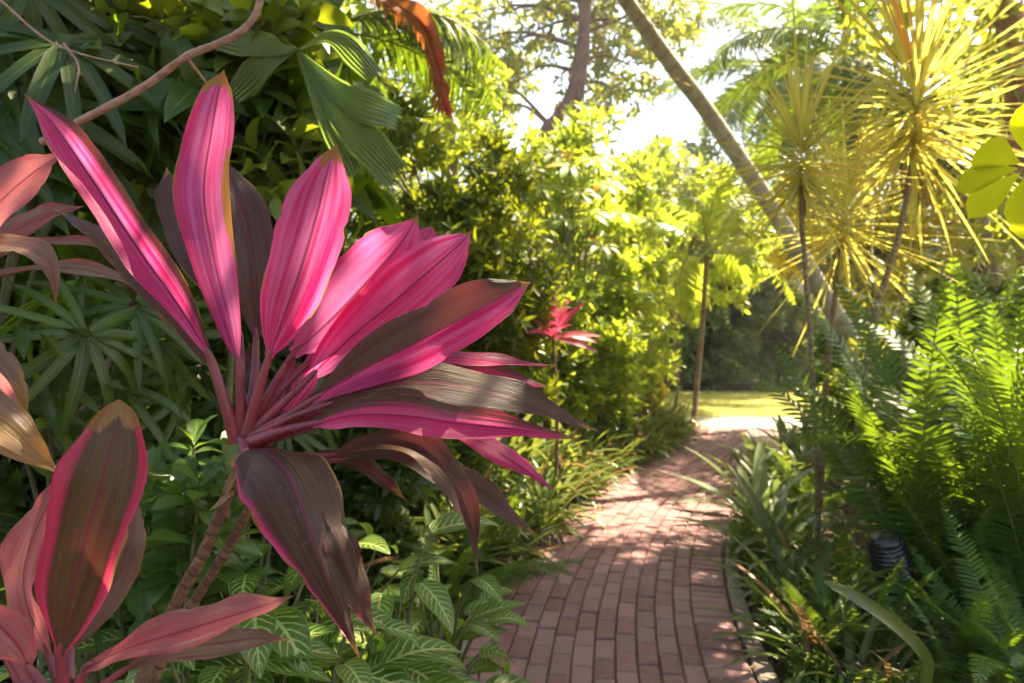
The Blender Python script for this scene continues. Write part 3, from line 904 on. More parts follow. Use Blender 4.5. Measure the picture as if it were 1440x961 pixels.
# small pale dry leaves in the heart
hl([(372, 600, 1.03), (366, 550, 1.04), (356, 515, 1.05), (350, 482, 1.06)], 36, (0.3, -1, 0.1), None, fl=0.2, fr=0.2, dark=(0.9, 0.7, 0.8), prof=0.95)
hl([(378, 598, 1.02), (392, 560, 1.03), (408, 528, 1.04), (416, 500, 1.05)], 34, (-0.3, -1, 0.1), None, fl=0.2, fr=0.2, dark=(0.6, 0.5, 0.6), prof=0.95)
hl([(395, 590, 1.02), (425, 545, 1.03), (445, 510, 1.04), (458, 478, 1.05)], 44, (-0.3, -1, 0.1), [(350, 616, 1.0)], fl=0.2, fr=0.2, dark=(0.5, 0.3, 0.4), prof=0.95)
# young leaf rolled into the heart
for q in ([(350, 606, 1.0), (372, 566, 0.995), (404, 510, 0.99)],):
    g = Geo()
    tube(g, PXD(q), 0.0075, 0.004, 14, 8)
    H.append(g.build('petiole', B['petiole'], hero))
g = Geo()
for q, dx in (((340, 636, 0.99), (-0.5, -0.4, -0.9)), ((350, 640, 0.985), (0.5, -0.5, -0.8)), ((338, 655, 1.0), (-0.3, -0.6, -0.8)), ((346, 668, 1.0), (0.35, -0.5, -0.9)), ((330, 690, 1.005), (-0.6, -0.3, -0.7)), ((318, 712, 1.01), (0.4, -0.6, -0.6)), ((352, 712, 1.03), (0.5, -0.4, -0.7)), ((305, 745, 1.015), (-0.5, -0.4, -0.6))):
    g = Geo()
    leaves(g, [P(*q)], [dx], [(0, -0.6, 0.7)], rng.uniform(0.02, 0.05), rng.uniform(0.008, 0.016), rng.uniform(-0.8, 1.0), 0.5, 'lance', 6, 2)
    g.build('dead_leaf_base', G['litter'], hero)
seat(hero)

low = thing('cordyline', 'brown and pink cordyline with a yellow tipped leaf at the low left corner', 'cordyline', tuple(np.r_[P(95, 1000, 0.8)[:2], 0]))
bpy.context.view_layer.update()
ll = lambda *a, **k: cord_leaf(low, *a, **{'mat': 'cord_rose', **k})
g = Geo()
tube(g, PXD([(92, 960, 0.8), (90, 1010, 0.8), (86, 1200, 0.81), (95, 2040, 0.8)]), 0.011, 0.016, 40, 10, 0.1)
g.build('cane', B['stalk'], low)
ll([(84, 922, 0.79), (98, 850, 0.78), (120, 760, 0.775), (143, 680, 0.775), (160, 610, 0.785), (167, 562, 0.8)], 148, (0.05, -1, 0.3), [(92, 985, 0.8)], fl=0.12, fr=0.12, dark=(0.0, 0.62, 1.0, 1.0, 1.0, 0.85, 0.0), dry=(0.2, 0), prof=1.05, sharp=0.7, tip=0.72, mat='cord_olive', label='broad brown leaf with pink margins and yellow tip')
ll([(70, 925, 0.82), (38, 850, 0.83), (36, 790, 0.84), (62, 720, 0.85), (98, 662, 0.86)], 92, (-0.4, -1, 0.2), [(92, 985, 0.81)], fl=0.2, fr=0.2, dark=(0.35, 0.3, 0.2), prof=1.0, sharp=0.7)
ll([(98, 915, 0.83), (136, 850, 0.84), (164, 790, 0.85), (182, 740, 0.86), (190, 690, 0.87)], 80, (0.4, -1, 0.2), [(94, 985, 0.81)], fl=0.2, fr=0.3, dark=(0.6, 0.9, 1.0), prof=0.95)
ll([(122, 940, 0.8), (180, 912, 0.785), (250, 890, 0.78), (320, 868, 0.785), (372, 852, 0.79), (414, 838, 0.8)], 74, (0.0, -0.7, 0.9), [(95, 1000, 0.8)], fl=0.15, fr=0.25, dark=(0.45, 0.35, 0.4), dry=(0.12, 0), prof=0.85, sharp=0.7, label='dusty pink leaf lying level with a torn dry tip')
ll([(170, 945, 0.83), (240, 915, 0.83), (310, 905, 0.84), (360, 898, 0.85), (408, 900, 0.86)], 44, (0.1, -0.9, 0.5), [(95, 1000, 0.81)], fl=0.2, fr=0.2, dark=(0.9, 0.8, 1.0), prof=0.9)
ll([(42, 940, 0.8), (22, 905, 0.79), (-8, 875, 0.785), (-50, 850, 0.79)], 70, (0.1, -0.9, 0.5), [(88, 1000, 0.8)], fl=0.2, fr=0.2, dark=(0.4, 0.35, 0.4), prof=0.9)
ll([(-130, 540, 0.9), (-70, 555, 0.88), (-10, 590, 0.87), (40, 630, 0.87), (86, 668, 0.88)], 84, (0.1, -0.9, 0.5), [(60, 1000, 0.84), (-60, 760, 0.88), (-140, 600, 0.9)], fl=0.15, fr=0.2, dark=(0.85, 0.8, 0.85), dry=(0.6, 0), prof=0.85)
ll([(-90, 470, 0.92), (-40, 520, 0.91), (0, 560, 0.91), (22, 610, 0.92)], 54, (0.2, -0.9, 0.3), [(50, 1000, 0.84), (-80, 700, 0.9)], fl=0.2, fr=0.2, dark=(0.4, 0.35, 0.4), prof=0.9)
seat(low)

edge_c = thing('cordyline', 'dusty rose cordyline reaching in from the left edge behind the tall pink leaves', 'cordyline', tuple(np.r_[P(-120, 800, 1.32)[:2], 0]))
bpy.context.view_layer.update()
el_ = lambda *a, **k: cord_leaf(edge_c, *a, **{'mat': 'cord_rose', **k})
g = Geo()
tube(g, PXD([(-110, 420, 1.3), (-115, 600, 1.3), (-118, 900, 1.32), (-120, 1420, 1.32)]), 0.012, 0.018, 40, 10, 0.1)
g.build('cane', B['stalk'], edge_c)
ep = [(-112, 430, 1.3)]
el_([(-90, 400, 1.28), (-50, 345, 1.25), (0, 285, 1.22), (45, 245, 1.21), (92, 212, 1.22)], 118, (0.1, -0.9, 0.45), ep, fl=0.12, fr=0.15, dark=(0.45, 0.4, 0.35), prof=0.9, sharp=0.7)
el_([(-80, 395, 1.33), (-30, 360, 1.33), (30, 320, 1.34), (80, 300, 1.35), (118, 290, 1.36)], 60, (0.1, -0.8, 0.6), ep, fl=0.2, fr=0.2, dark=(0.5, 0.4, 0.3), prof=0.9)
el_([(-90, 400, 1.26), (-50, 360, 1.23), (0, 345, 1.21), (45, 352, 1.2), (72, 378, 1.2), (80, 430, 1.21)], 50, [(0, -0.6, 0.9), (0.5, -0.8, 0.3)], ep, fl=0.25, fr=0.3, dark=(0.65, 0.6, 0.7), prof=0.9)
el_([(-90, 420, 1.28), (-20, 395, 1.25), (60, 378, 1.24), (130, 382, 1.24), (200, 408, 1.25), (236, 462, 1.26)], 36, (0.1, -0.6, 0.8), ep, fl=0.3, fr=0.3, dark=(0.5, 0.8, 0.6), dry=(0.2, 0), prof=0.85, sharp=0.6)
el_([(-90, 430, 1.3), (-30, 380, 1.3), (40, 345, 1.31), (110, 340, 1.32), (170, 362, 1.33)], 34, (0.1, -0.6, 0.8), ep, fl=0.3, fr=0.3, dark=(0.4, 0.6, 0.5), prof=0.85, sharp=0.6)
el_([(-110, 420, 1.34), (-70, 470, 1.32), (-20, 500, 1.31), (20, 545, 1.31), (40, 600, 1.32)], 60, (0.3, -0.8, 0.5), ep, fl=0.2, fr=0.2, dark=(0.9, 0.9, 0.8), dry=(0.4, 0), prof=0.9)
seat(edge_c)

# chosen sun patches: leaves on their sun rays are left out of the added crown
for px, py, d, r in [(435, 300, 0.97, 0.06), (415, 410, 0.97, 0.05), (295, 230, 0.98, 0.055), (310, 400, .98, .045), (315, 350, 0.98, 0.03), (300, 300, .98, .03), (215, 345, 0.98, 0.05), (150, 260, 0.98, 0.03), (100, 200, 0.99, .03), (265, 430, .98, .03),
                     (560, 370, 1.0, 0.05), (600, 390, 1.0, 0.06), (640, 350, 1.0, 0.05), (500, 440, 1.0, .04), (690, 430, 0.95, 0.05), (620, 480, .95, .03),
                     (430, 735, 0.87, 0.03), (395, 648, 0.9, 0.022), (455, 770, .86, .02), (270, 885, 0.79, 0.025), (720, 615, 0.9, 0.04), (720, 510, 1.08, 0.06), (480, 500, .98, .03), (650, 545, .93, .03),
                     (600, 300, 5.0, 0.22), (700, 260, 5.0, 0.25), (560, 230, 5, 0.2), (480, 60, 3.8, 0.4), (30, 270, 1.22, .04), (785, 430, 5.4, 0.3), (1420, 240, 1.45, 0.25), (1248, 750, 2.95, 0.10), (1110, 860, 2.7, .08), (1160, 900, 2.5, .08), (1130, 720, 3.8, .15), (1200, 720, 3.4, .12), (1290, 700, 3.0, .12), (1350, 700, 2.9, .12), (1300, 860, 2.4, .08), (1180, 780, 2.9, .1), (1430, 780, 2.4, .08), (1100, 660, 4.8, .2), (1240, 900, 2.3, .06), (1380, 930, 2.3, .06), (1210, 660, 3.6, .15), (1080, 820, 3.0, .08), (90, 420, 1.9, .08), (60, 540, 1.75, .05), (170, 580, 1.9, .06), (280, 130, 2.1, .08), (370, 200, 2.2, .09), (130, 150, 2.2, .1), (230, 380, 2.4, .1), (300, 560, 2.4, .06), (380, 280, 2.4, .1), (1340, 320, 6.2, .5), (1400, 430, 5.5, .5),
                     (330, 200, 2.1, 0.10), (190, 60, 2.1, 0.10), (400, 110, 2.1, .10), (250, 230, 2.2, .08), (480, 130, 1.9, .10), (530, 210, 1.9, .08), (120, 480, 1.7, 0.05), (210, 500, 1.8, .06), (60, 100, 1.8, .07), (240, 690, 1.45, .05), (350, 800, 1.55, .05), (550, 780, 1.9, .08), (600, 860, 2.0, .06), (420, 890, 1.5, .04),
                     (1150, 800, 2.8, .10), (1100, 760, 3.2, .12), (1220, 850, 2.5, .08), (1330, 800, 2.5, .08), (1400, 880, 2.4, .08), (1090, 900, 2.6, .06), (1080, 700, 4.3, .15), (1270, 660, 3, .12), (1380, 600, 2.9, .05), (1290, 480, 3.2, .08), (1430, 470, 2.9, .10),
                     (950, 760, 4.5, .05), (880, 720, 5.2, .10), (930, 700, 5.7, .12), (980, 720, 5.2, .08), (900, 790, 4.0, .05), (990, 830, 3.6, .06), (860, 760, 4.5, .04), (1000, 690, 5.9, .15), (800, 700, 5.2, .1), (850, 640, 6.6, .25), (920, 620, 7.6, .3)]:
    LIT.append((P(px, py, d), r))


# the small one farther along the bed
def small_cordyline(px, py, d, s, label):
    p = P(px, py, d)
    o = thing('cordyline', label, 'cordyline', (p[0], p[1], 0))
    z0 = p[2] - 0.05
    g = Geo()
    tube(g, [(0, 0, -0.02), (0.03, 0, z0 * 0.5), (0, 0, z0)], 0.014, 0.011, 14, 7)
    g.build('cane', B['stalk'], o)
    spec = [(-0.25, 0.5, 1.0, 'redpink'), (0.02, -0.1, 1.1, 'redpink'), (0.3, 0.2, 0.95, 'redpink'), (-0.7, -0.3, 0.8, 'redpink'), (0.5, -0.4, 0.9, 'redpink'), (1.0, -0.3, 0.25, 'rose'), (1.0, 0.15, 0.12, 'rose'),
            (0.9, -0.6, -0.1, 'rose'), (-0.8, 0.3, 0.3, 'rose'), (0.2, -0.9, 0.5, 'redpink'), (-0.4, -0.8, 0.3, 'redpink'), (0.1, 0.6, 0.8, 'redpink')]
    for dx, dy, dz, mt in spec:
        g = Geo()
        leaves(g, [(0, 0, z0)], [(dx, dy, dz)], [(-dx * 0.3, -0.8, 1.0)], 0.36 * s, 0.075 * s, 0.55, 0.3, 'lance', 8, 4)
        g.build('leaf', G[mt], o)
    return o


small_cordyline(778, 466, 5.0, 1.0, 'small crimson cordyline far along the bed in front of the yellow green shrubs')

# ======================================================================
# left jungle
# ======================================================================
rng = np.random.default_rng(13)
def broad_tree(label, loc, clumps, L, W, per, mat, nl=6, name='broadleaf_tree', cat='tree', K=0.9, prof='ovate', trunk=None, bark='bark', spread=1.1, cull=False, nu=4, slen=0.1, tr=(0.07, 0.03), part='crown', limb=0.02, group=None):
    """trunk and limbs to each clump of leaves; clumps are given in world space"""
    o = thing(name, label, cat, loc, 0, group)
    loc = np.asarray(loc, float)
    g = Geo()
    tr_pts = [np.asarray(q, float) - loc for q in trunk] if trunk is not None else None
    if tr_pts:
        ax = tube(g, tr_pts, tr[0], tr[1], 24, 10, 0.08)
    else:
        ax = np.array([[0, 0, 0.0], [0, 0, 0.3]])
    lg = g
    cs = []
    for c, r in clumps:
        c = np.asarray(c, float) - loc
        cs.append((c, np.asarray(r, float) * np.ones(3)))
        k = ax[np.argmin(np.linalg.norm(ax - c, axis=1) + 0.6 * np.maximum(ax[:, 2] - c[2] + 0.2, 0))]
        m = (k + c) / 2 + np.array([0, 0, 0.1 * np.linalg.norm(c - k)]) + rng.normal(0, 0.06, 3)
        tube(lg, [k, m, c], limb, limb * 0.3, 8, 6)
    lg.build('trunk', B[bark], o)
    ps, axs = clump_shoots(cs, per, 0.25, -0.9)
    g = Geo()
    if cull:
        w = ps + loc
        k = sun_gap(w)
        ps, axs = ps[k], axs[k]
    shoots(g, ps, axs, nl, L, W, spread, K, prof, nu, 2, slen, 0.25, loc if cull else None)
    g.build(part, mat, o)
    return o


def cl_px(lst):
    return [(P(x, y, d), np.array([r, r * 0.8, r * 0.8])) for x, y, d, r in lst]


# broad dark leaves behind the cordyline
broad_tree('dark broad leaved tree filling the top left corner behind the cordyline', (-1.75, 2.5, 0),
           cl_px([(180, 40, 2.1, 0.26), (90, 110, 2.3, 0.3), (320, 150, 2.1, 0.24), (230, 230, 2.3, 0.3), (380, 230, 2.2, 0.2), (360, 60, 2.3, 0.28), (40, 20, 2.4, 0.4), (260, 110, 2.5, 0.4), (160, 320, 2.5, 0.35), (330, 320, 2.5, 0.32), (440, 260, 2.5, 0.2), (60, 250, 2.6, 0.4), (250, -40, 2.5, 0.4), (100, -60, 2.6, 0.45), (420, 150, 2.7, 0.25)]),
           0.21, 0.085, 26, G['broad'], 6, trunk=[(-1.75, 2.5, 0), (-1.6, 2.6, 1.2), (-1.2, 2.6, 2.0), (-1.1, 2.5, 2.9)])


broad_tree('thin tree with smaller lighter leaves in front of the dark broad leaves', (-0.95, 2.15, 0),
           cl_px([(400, 50, 1.95, 0.13), (230, 15, 1.95, 0.14), (330, 100, 2.0, 0.12), (160, 95, 2.0, 0.12), (395, 255, 2.0, 0.12), (290, 200, 2.05, 0.12), (110, 30, 1.95, 0.13), (440, 210, 2.1, 0.12), (190, 220, 2.05, 0.13)]),
           0.12, 0.06, 9, G['olive'], 6, trunk=[(-0.95, 2.15, 0), (-0.9, 2.15, 1.0), (-0.85, 2.1, 1.7), (-0.9, 2.0, 2.2)], tr=(0.014, 0.007), limb=0.006, bark='twig', slen=0.12)


def fan_palm_clump(label, loc, hubs, L, W, nf, mat, name='lady_palm', group=None, span=4.0):
    """cane palm: each leaf is a fan of long fingers on a thin stalk"""
    o = thing(name, label, 'palm', loc, 0, group)
    loc = np.asarray(loc, float)
    g = Geo()
    sg = Geo()
    for h, face in hubs:
        h = np.asarray(h, float) - loc
        A = unit(np.asarray(face, float))
        cdir = unit(np.array([A[0], A[1], 0]) * 0.6 + np.array([0, 0, -0.35]) + rng.normal(0, 0.25, 3))
        cdir = unit(cdir - (cdir @ A) * A)
        S = np.cross(A, cdir)
        an = np.linspace(-span / 2, span / 2, nf) + rng.normal(0, 0.06, nf)
        D = cdir * np.cos(an)[:, None] + S * np.sin(an)[:, None]
        leaves(g, np.repeat(h[None], nf, 0) + D * 0.015, D, np.repeat(A[None], nf, 0), L * (0.8 + 0.3 * rng.random(nf)) * (1 - 0.2 * np.abs(an) / span), W * (0.8 + 0.4 * rng.random(nf)), rng.uniform(0.3, 1.1, nf), 0.3, 'strap', 6, 2,
               np.clip(rng.random() * 0.6 + 0.4 * rng.random(nf), 0, 1))
        b = np.array([h[0] * 0.35, h[1] * 0.35 + 0.1, max(h[2] * 0.6, 0.05)])
        tube(sg, [(b[0] * 0.3, b[1] * 0.3, 0), b, (h + b) / 2 + np.array([0, 0, 0.08]), h], 0.009, 0.003, 12, 5)
    sg.build('stem', B['twig'], o)
    g.build('foliage', mat, o)
    return o


hub = lambda x, y, d, f=(0.3, -0.8, 0.6): (P(x, y, d), np.asarray(f) + rng.normal(0, 0.55, 3))
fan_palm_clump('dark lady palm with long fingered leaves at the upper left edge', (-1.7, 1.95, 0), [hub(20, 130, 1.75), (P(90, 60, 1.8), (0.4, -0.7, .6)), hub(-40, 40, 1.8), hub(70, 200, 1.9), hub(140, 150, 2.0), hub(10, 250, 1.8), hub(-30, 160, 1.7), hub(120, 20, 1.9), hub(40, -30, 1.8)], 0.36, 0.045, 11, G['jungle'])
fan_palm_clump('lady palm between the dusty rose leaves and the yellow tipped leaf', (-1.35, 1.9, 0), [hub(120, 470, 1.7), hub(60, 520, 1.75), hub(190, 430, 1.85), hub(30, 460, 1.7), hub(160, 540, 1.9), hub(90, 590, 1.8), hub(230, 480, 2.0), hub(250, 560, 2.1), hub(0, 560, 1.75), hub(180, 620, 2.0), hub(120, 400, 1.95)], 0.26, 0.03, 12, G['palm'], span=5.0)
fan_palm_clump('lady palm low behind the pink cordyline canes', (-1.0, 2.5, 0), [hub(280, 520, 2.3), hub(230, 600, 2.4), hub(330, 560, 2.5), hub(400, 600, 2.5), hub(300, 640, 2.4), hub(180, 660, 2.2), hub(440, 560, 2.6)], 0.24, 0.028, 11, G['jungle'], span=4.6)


def big_fan():
    """one broad pleated leaf split in wide segments, hanging from its stalk"""
    d = 1.9
    h = P(418, 70, d)
    o = thing('fan_palm', 'pale green pleated fan palm leaf hanging above the pink leaf tips', 'palm', (-0.95, 2.3, 0))
    loc = np.array([-0.95, 2.3, 0])
    sg = Geo()
    tube(sg, [(0, 0, 0), (0.02, 0.05, 1.0), P(300, 40, 2.1) - loc, P(345, 32, 2.0) - loc, h - loc], [0.02, 0.016, 0.009, 0.006, 0.005], None, 30, 7)
    sg.build('stem', B['rachis'], o)
    segs = [((418, 70), (470, 52), (526, 106), 7, 42, -0.3), ((418, 70), (480, 130), (556, 162), 8, 62, 0.1), ((418, 70), (475, 150), (560, 248), 9, 66, 0.35), ((418, 70), (455, 150), (498, 240), 6, 44, 0.6),
            ((418, 70), (380, 62), (300, 50), 8, 56, 0.4), ((418, 70), (370, 90), (330, 130), 7, 50, 0.8)]
    for (a, b, c, npl, w, tilt) in segs:
        pts = spline([P(a[0], a[1], d), P(b[0], b[1], d - 0.06), P(c[0], c[1], d - 0.02)], 15) - loc
        T = unit(np.gradient(pts, axis=0))
        Nr = unit(np.array([tilt * 0.6, -1, 0.35]))
        Nr = unit(Nr - (T @ Nr)[:, None] * T)
        S = np.cross(T, Nr)
        t = np.linspace(0, 1, 15)
        nc = npl * 4
        us = np.linspace(-1, 1, nc + 1)
        wp = w / F * d * 0.5 * np.minimum(t * 1.25 + 0.03, 1) * (1 - 0.35 * np.clip((t - 0.7) / 0.3, 0, 1))
        ple = np.abs(((np.linspace(0, npl, nc + 1)) % 1) - 0.5) * 2 - 0.5
        ragged = 1 + 0.06 * np.sin(us * npl * PI)[None] * (t ** 6)[:, None]
        V = pts[:, None] + S[:, None] * (wp[:, None] * us)[..., None] + Nr[:, None] * ((wp[:, None] * 1.6 / npl) * ple - wp[:, None] * 0.25 * us ** 2)[..., None]
        V = pts[:1] + (V - pts[:1]) * ragged[..., None]
        i, j = np.meshgrid(np.arange(14), np.arange(nc), indexing='ij')
        q = (i * (nc + 1) + j).ravel()
        g = Geo()
        uv = np.stack(np.broadcast_arrays((np.linspace(0, npl, nc + 1) % 1)[None], t[:, None]), -1)
        g.add(V, np.stack([q, q + 1, q + nc + 2, q + nc + 1], 1), uv, 0.6)
        g.build('leaf_segment', G['pleat'], o, False)
    return o


G['pleat'] = leaf_mat('pleated_leaf', (0.13, 0.18, 0.075), (0.17, 0.22, 0.09), (0.28, 0.42, 0.06), 0.42, 0.4, (0.22, 0.27, 0.15), 0.10, 0.6)
big_fan()

# backing trees and shrubs of the left side
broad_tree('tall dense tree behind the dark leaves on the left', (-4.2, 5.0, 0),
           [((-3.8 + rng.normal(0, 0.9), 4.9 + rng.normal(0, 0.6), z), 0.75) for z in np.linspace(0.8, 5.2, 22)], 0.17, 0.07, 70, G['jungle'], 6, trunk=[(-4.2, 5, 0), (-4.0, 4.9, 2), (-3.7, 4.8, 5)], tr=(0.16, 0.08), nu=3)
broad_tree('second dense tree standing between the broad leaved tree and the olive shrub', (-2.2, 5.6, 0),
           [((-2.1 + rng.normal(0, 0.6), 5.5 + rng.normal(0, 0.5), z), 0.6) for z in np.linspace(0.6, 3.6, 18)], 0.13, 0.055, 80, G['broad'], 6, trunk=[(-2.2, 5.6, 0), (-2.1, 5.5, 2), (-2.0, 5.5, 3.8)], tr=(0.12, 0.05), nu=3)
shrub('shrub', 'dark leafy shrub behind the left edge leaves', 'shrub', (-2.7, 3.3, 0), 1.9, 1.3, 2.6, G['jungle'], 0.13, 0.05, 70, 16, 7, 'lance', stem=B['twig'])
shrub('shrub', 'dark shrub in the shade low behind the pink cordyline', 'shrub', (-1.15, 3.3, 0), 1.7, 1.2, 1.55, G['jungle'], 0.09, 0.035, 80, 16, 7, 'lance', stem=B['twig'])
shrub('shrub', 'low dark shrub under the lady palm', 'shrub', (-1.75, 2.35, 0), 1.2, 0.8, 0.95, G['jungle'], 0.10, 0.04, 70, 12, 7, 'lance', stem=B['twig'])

def strap_plant_mesh(n, L, W, el0, el1, K0, K1, mat, prof='strap'):
    g = Geo()
    a = np.arange(n) * 2.39996 + rng.random() * 6
    el = np.linspace(el0, el1, n) + rng.normal(0, 0.1, n)
    D = np.stack([np.cos(a) * np.cos(el), np.sin(a) * np.cos(el), np.sin(el)], 1)
    Nn = np.stack([-np.cos(a) * np.sin(el), -np.sin(a) * np.sin(el), np.cos(el)], 1)
    bp = np.stack([np.cos(a), np.sin(a), np.zeros(n)], 1) * 0.02 * rng.random((n, 1))
    leaves(g, bp, D, Nn, L * rng.uniform(0.6, 1.1, n), W * rng.uniform(0.75, 1.1, n), rng.uniform(K0, K1, n), 0.35, prof, 8, 2)
    return g.mesh('foliage', mat)


arch = strap_plant_mesh(26, 0.75, 0.02, 0.6, 1.4, 0.8, 2.0, G['palm'])
for px, d, z, s_, lab in [(120, 1.75, 0.62, 0.8, 'long leaved arching plant among the lady palms'), (215, 2.0, 0.55, 0.85, 'long leaved arching plant behind the brown pink leaf'), (30, 1.6, 0.62, 0.75, 'long leaved arching plant at the left edge above the tan leaf')]:
    p = P(px, 480, d)
    o = thing('arching_plant', lab, 'plant', (p[0], p[1], 0), rng.random() * 6, 'arching plants in the left shade')
    f = link('foliage', arch, o)
    f.location = (0, 0, z)
    f.scale = (s_,) * 3
    g = Geo()
    tube(g, [(0.02, 0, 0), (0, 0.02, z * 0.5), (0, 0, z + 0.02)], 0.014, 0.011, 8, 6)
    g.build('stem', B['twig'], o)

# green seedlings with oval leaves
for k, (px, py, d, s, lab) in enumerate([(240, 690, 1.45, 1.0, 'green seedling with oval leaves left of the cordyline canes'), (190, 740, 1.6, 1.1, 'taller oval leaved seedling behind the brown pink leaf'), (300, 720, 1.75, 0.9, 'small oval leaved seedling between the canes')]):
    p = P(px, py, d)
    o = thing('seedling', lab, 'plant', (p[0], p[1], 0), group='oval leaved seedlings')
    g = Geo()
    sg = Geo()
    for q in range(7):
        tip = np.array([rng.normal(0, 0.09), rng.normal(0, 0.06), p[2] + rng.uniform(-0.15, 0.12)])
        tube(sg, [(0, 0, 0), (tip[0] * 0.3, tip[1] * 0.3, tip[2] * 0.6), tip], 0.006, 0.003, 8, 5)
        shoots(g, tip[None], np.array([[tip[0] * 3, tip[1] * 3 - 0.2, 1.0]]), 8, 0.095 * s, 0.042 * s, 1.1, 0.6, 'obov', 5, 2, 0.05)
        shoots(g, tip[None] * np.array([0.8, 0.8, 0.88]), np.array([[tip[0] * 3, tip[1] * 3 - 0.2, 1.0]]), 6, 0.10 * s, 0.045 * s, 1.3, 0.6, 'obov', 5, 2, 0.08)
    sg.build('stem', B['twig'], o)
    g.build('foliage', G['seed'], o)


# white veined plants at the foot of the cordyline
def veined_plant(label, px, py, d, n, L, group='white veined plants'):
    p = P(px, py, d)
    o = thing('veined_plant', label, 'plant', (p[0], p[1], 0), 0, group)
    sg, g = Geo(), Geo()
    for k in range(int(n * 2.6)):
        a = k * 2.4 + rng.random()
        el = rng.uniform(0.1, 1.0)
        rr = 0.05 + 0.16 * rng.random()
        h = np.array([math.cos(a) * rr, math.sin(a) * rr, p[2] * rng.uniform(0.28, 1.06)])
        h[2] = max(h[2], 0.08)
        tube(sg, [(h[0] * 0.1, h[1] * 0.1, 0), (h[0] * 0.5, h[1] * 0.5, h[2] * 0.75), h], 0.006, 0.003, 9, 5)
        D = np.array([math.cos(a), math.sin(a), rng.uniform(-0.35, 0.55)])
        l = L * rng.uniform(0.75, 1.2)
        leaves(g, h[None], D[None], np.array([[D[0] * -0.3, D[1] * -0.3 - 0.25, 1.0]]), l, l * rng.uniform(0.44, 0.54), rng.uniform(0.4, 1.5), 0.2, 'ovate', 10, 6, None, 0.02)
    sg.build('stem', B['twig'], o)
    g.build('foliage', G['zebra'], o)
    return o


vp = [(352, 800, 1.55, 12, 0.17, 'white veined plant directly under the cordyline canes'), (440, 880, 1.5, 12, 0.16, 'white veined plant under the hanging dark leaf'),
      (548, 775, 1.9, 11, 0.19, 'white veined plant with broad striped leaves right of the hanging dark leaf'), (620, 790, 2.2, 9, 0.17, 'white veined plant nearest the bend of the path edge'),
      (600, 880, 2.0, 12, 0.20, 'white veined plant arching over the brick edge'), (520, 930, 1.75, 12, 0.19, 'white veined plant at the bottom edge near the bricks'), (400, 950, 1.45, 12, 0.17, 'white veined plant at the bottom edge below the level pink leaf'),
      (300, 930, 1.35, 10, 0.15, 'white veined plant beneath the dusty level leaf'), (240, 820, 1.6, 9, 0.15, 'white veined plant behind the brown pink leaf'), (470, 760, 2.0, 10, 0.16, 'white veined plant half hidden behind the hanging leaf'),
      (200, 900, 1.5, 9, 0.15, 'white veined plant in the shade of the lowest pink leaves')]
for px, py, d, n, L, lab in vp:
    veined_plant(lab, px, py, d, n, L)

# brown branch crossing the top left and its twigs
g = Geo()
br_o = thing('branch', 'bare brown branch curving across the top left corner', 'branch', tuple(P(110, 172, 1.5)))
bpy.context.view_layer.update()
o0 = P(110, 172, 1.5)
tube(g, [P(x, y, d) - o0 for x, y, d in [(60, 200, 1.55), (110, 172, 1.5), (200, 124, 1.45), (262, 80, 1.42), (322, 55, 1.4), (355, 28, 1.4), (368, -10, 1.4), (375, -80, 1.4)]], 0.0085, 0.0065, 50, 9, 0.22)
g.build('bough', B['branch'], br_o)
g = Geo()
for q in ([(262, 80, 1.42), (285, 110, 1.45), (300, 135, 1.5), (312, 180, 1.5)], [(0, 0, 1.6), (60, 52, 1.58), (110, 75, 1.55), (195, 95, 1.5)], [(90, 62, 1.56), (110, 92, 1.55), (105, 130, 1.55)]):
    tube(g, [P(*p) - o0 for p in q], 0.0035, 0.0015, 16, 5)
g.build('twigs', B['branch'], br_o)

# ======================================================================
# middle: olive shrub, bright shrubs, bed along the path
# ======================================================================
rng = np.random.default_rng(14)
def bushy(label, base, area, dr, n, rr, per, nl, L, W, mat, slen=0.08, K=0.5, prof='lance', spread=1.0, limb=0.012):
    """airy bush: leaf clumps on limbs, filling an outline (x0, x1, top(x), y1) seen from the path"""
    x0, x1, top, y1 = area
    cls = []
    while len(cls) < n:
        x, y = rng.uniform(x0, x1), rng.uniform(0, y1)
        if y < top(x):
            continue
        r = rng.uniform(*rr)
        cls.append((P(x, y, rng.uniform(*dr)), np.array([r, r, r * 0.75])))
    b = np.asarray(base, float)
    return broad_tree(label, base, cls, L, W, per, mat, nl, name='shrub', cat='shrub', K=K, prof=prof, trunk=[b, b + (0.05, 0, 0.5), b + (0.0, 0.1, 1.4), b + (-0.05, 0, 2.2)], bark='twig', spread=spread, nu=3, slen=slen, tr=(0.035, 0.012), part='foliage', limb=limb)


bushy('large olive green shrub behind the pink leaves left of centre', (-0.55, 5.1, 0), (470, 755, lambda x: 185 + 25 * math.sin(x / 31) + max(0, x - 690) * 1.6, 600), (4.5, 5.6), 64, (0.16, 0.30), 26, 9, 0.115, 0.034, G['olive'])
shrub('shrub', 'dense dark shrub inside the shade behind the large olive one', 'shrub', (-0.75, 5.9, 0), 2.0, 0.9, 2.5, G['olive'], 0.12, 0.045, 60, 24, 7, 'lance', stem=B['twig'], upb=0.8)
shrub('shrub', 'smaller olive shrub in front of the large one', 'shrub', (-0.55, 4.5, 0), 1.0, 0.8, 1.4, G['olive'], 0.095, 0.032, 60, 18, 9, 'lance', stem=B['twig'], upb=1.0)
shrub('shrub', 'low olive shrub reaching down to the bed beneath the pink cordyline leaves', 'shrub', (-0.75, 3.7, 0), 1.0, 0.7, 0.95, G['olive'], 0.075, 0.028, 60, 14, 9, 'lance', stem=B['twig'], upb=0.8)
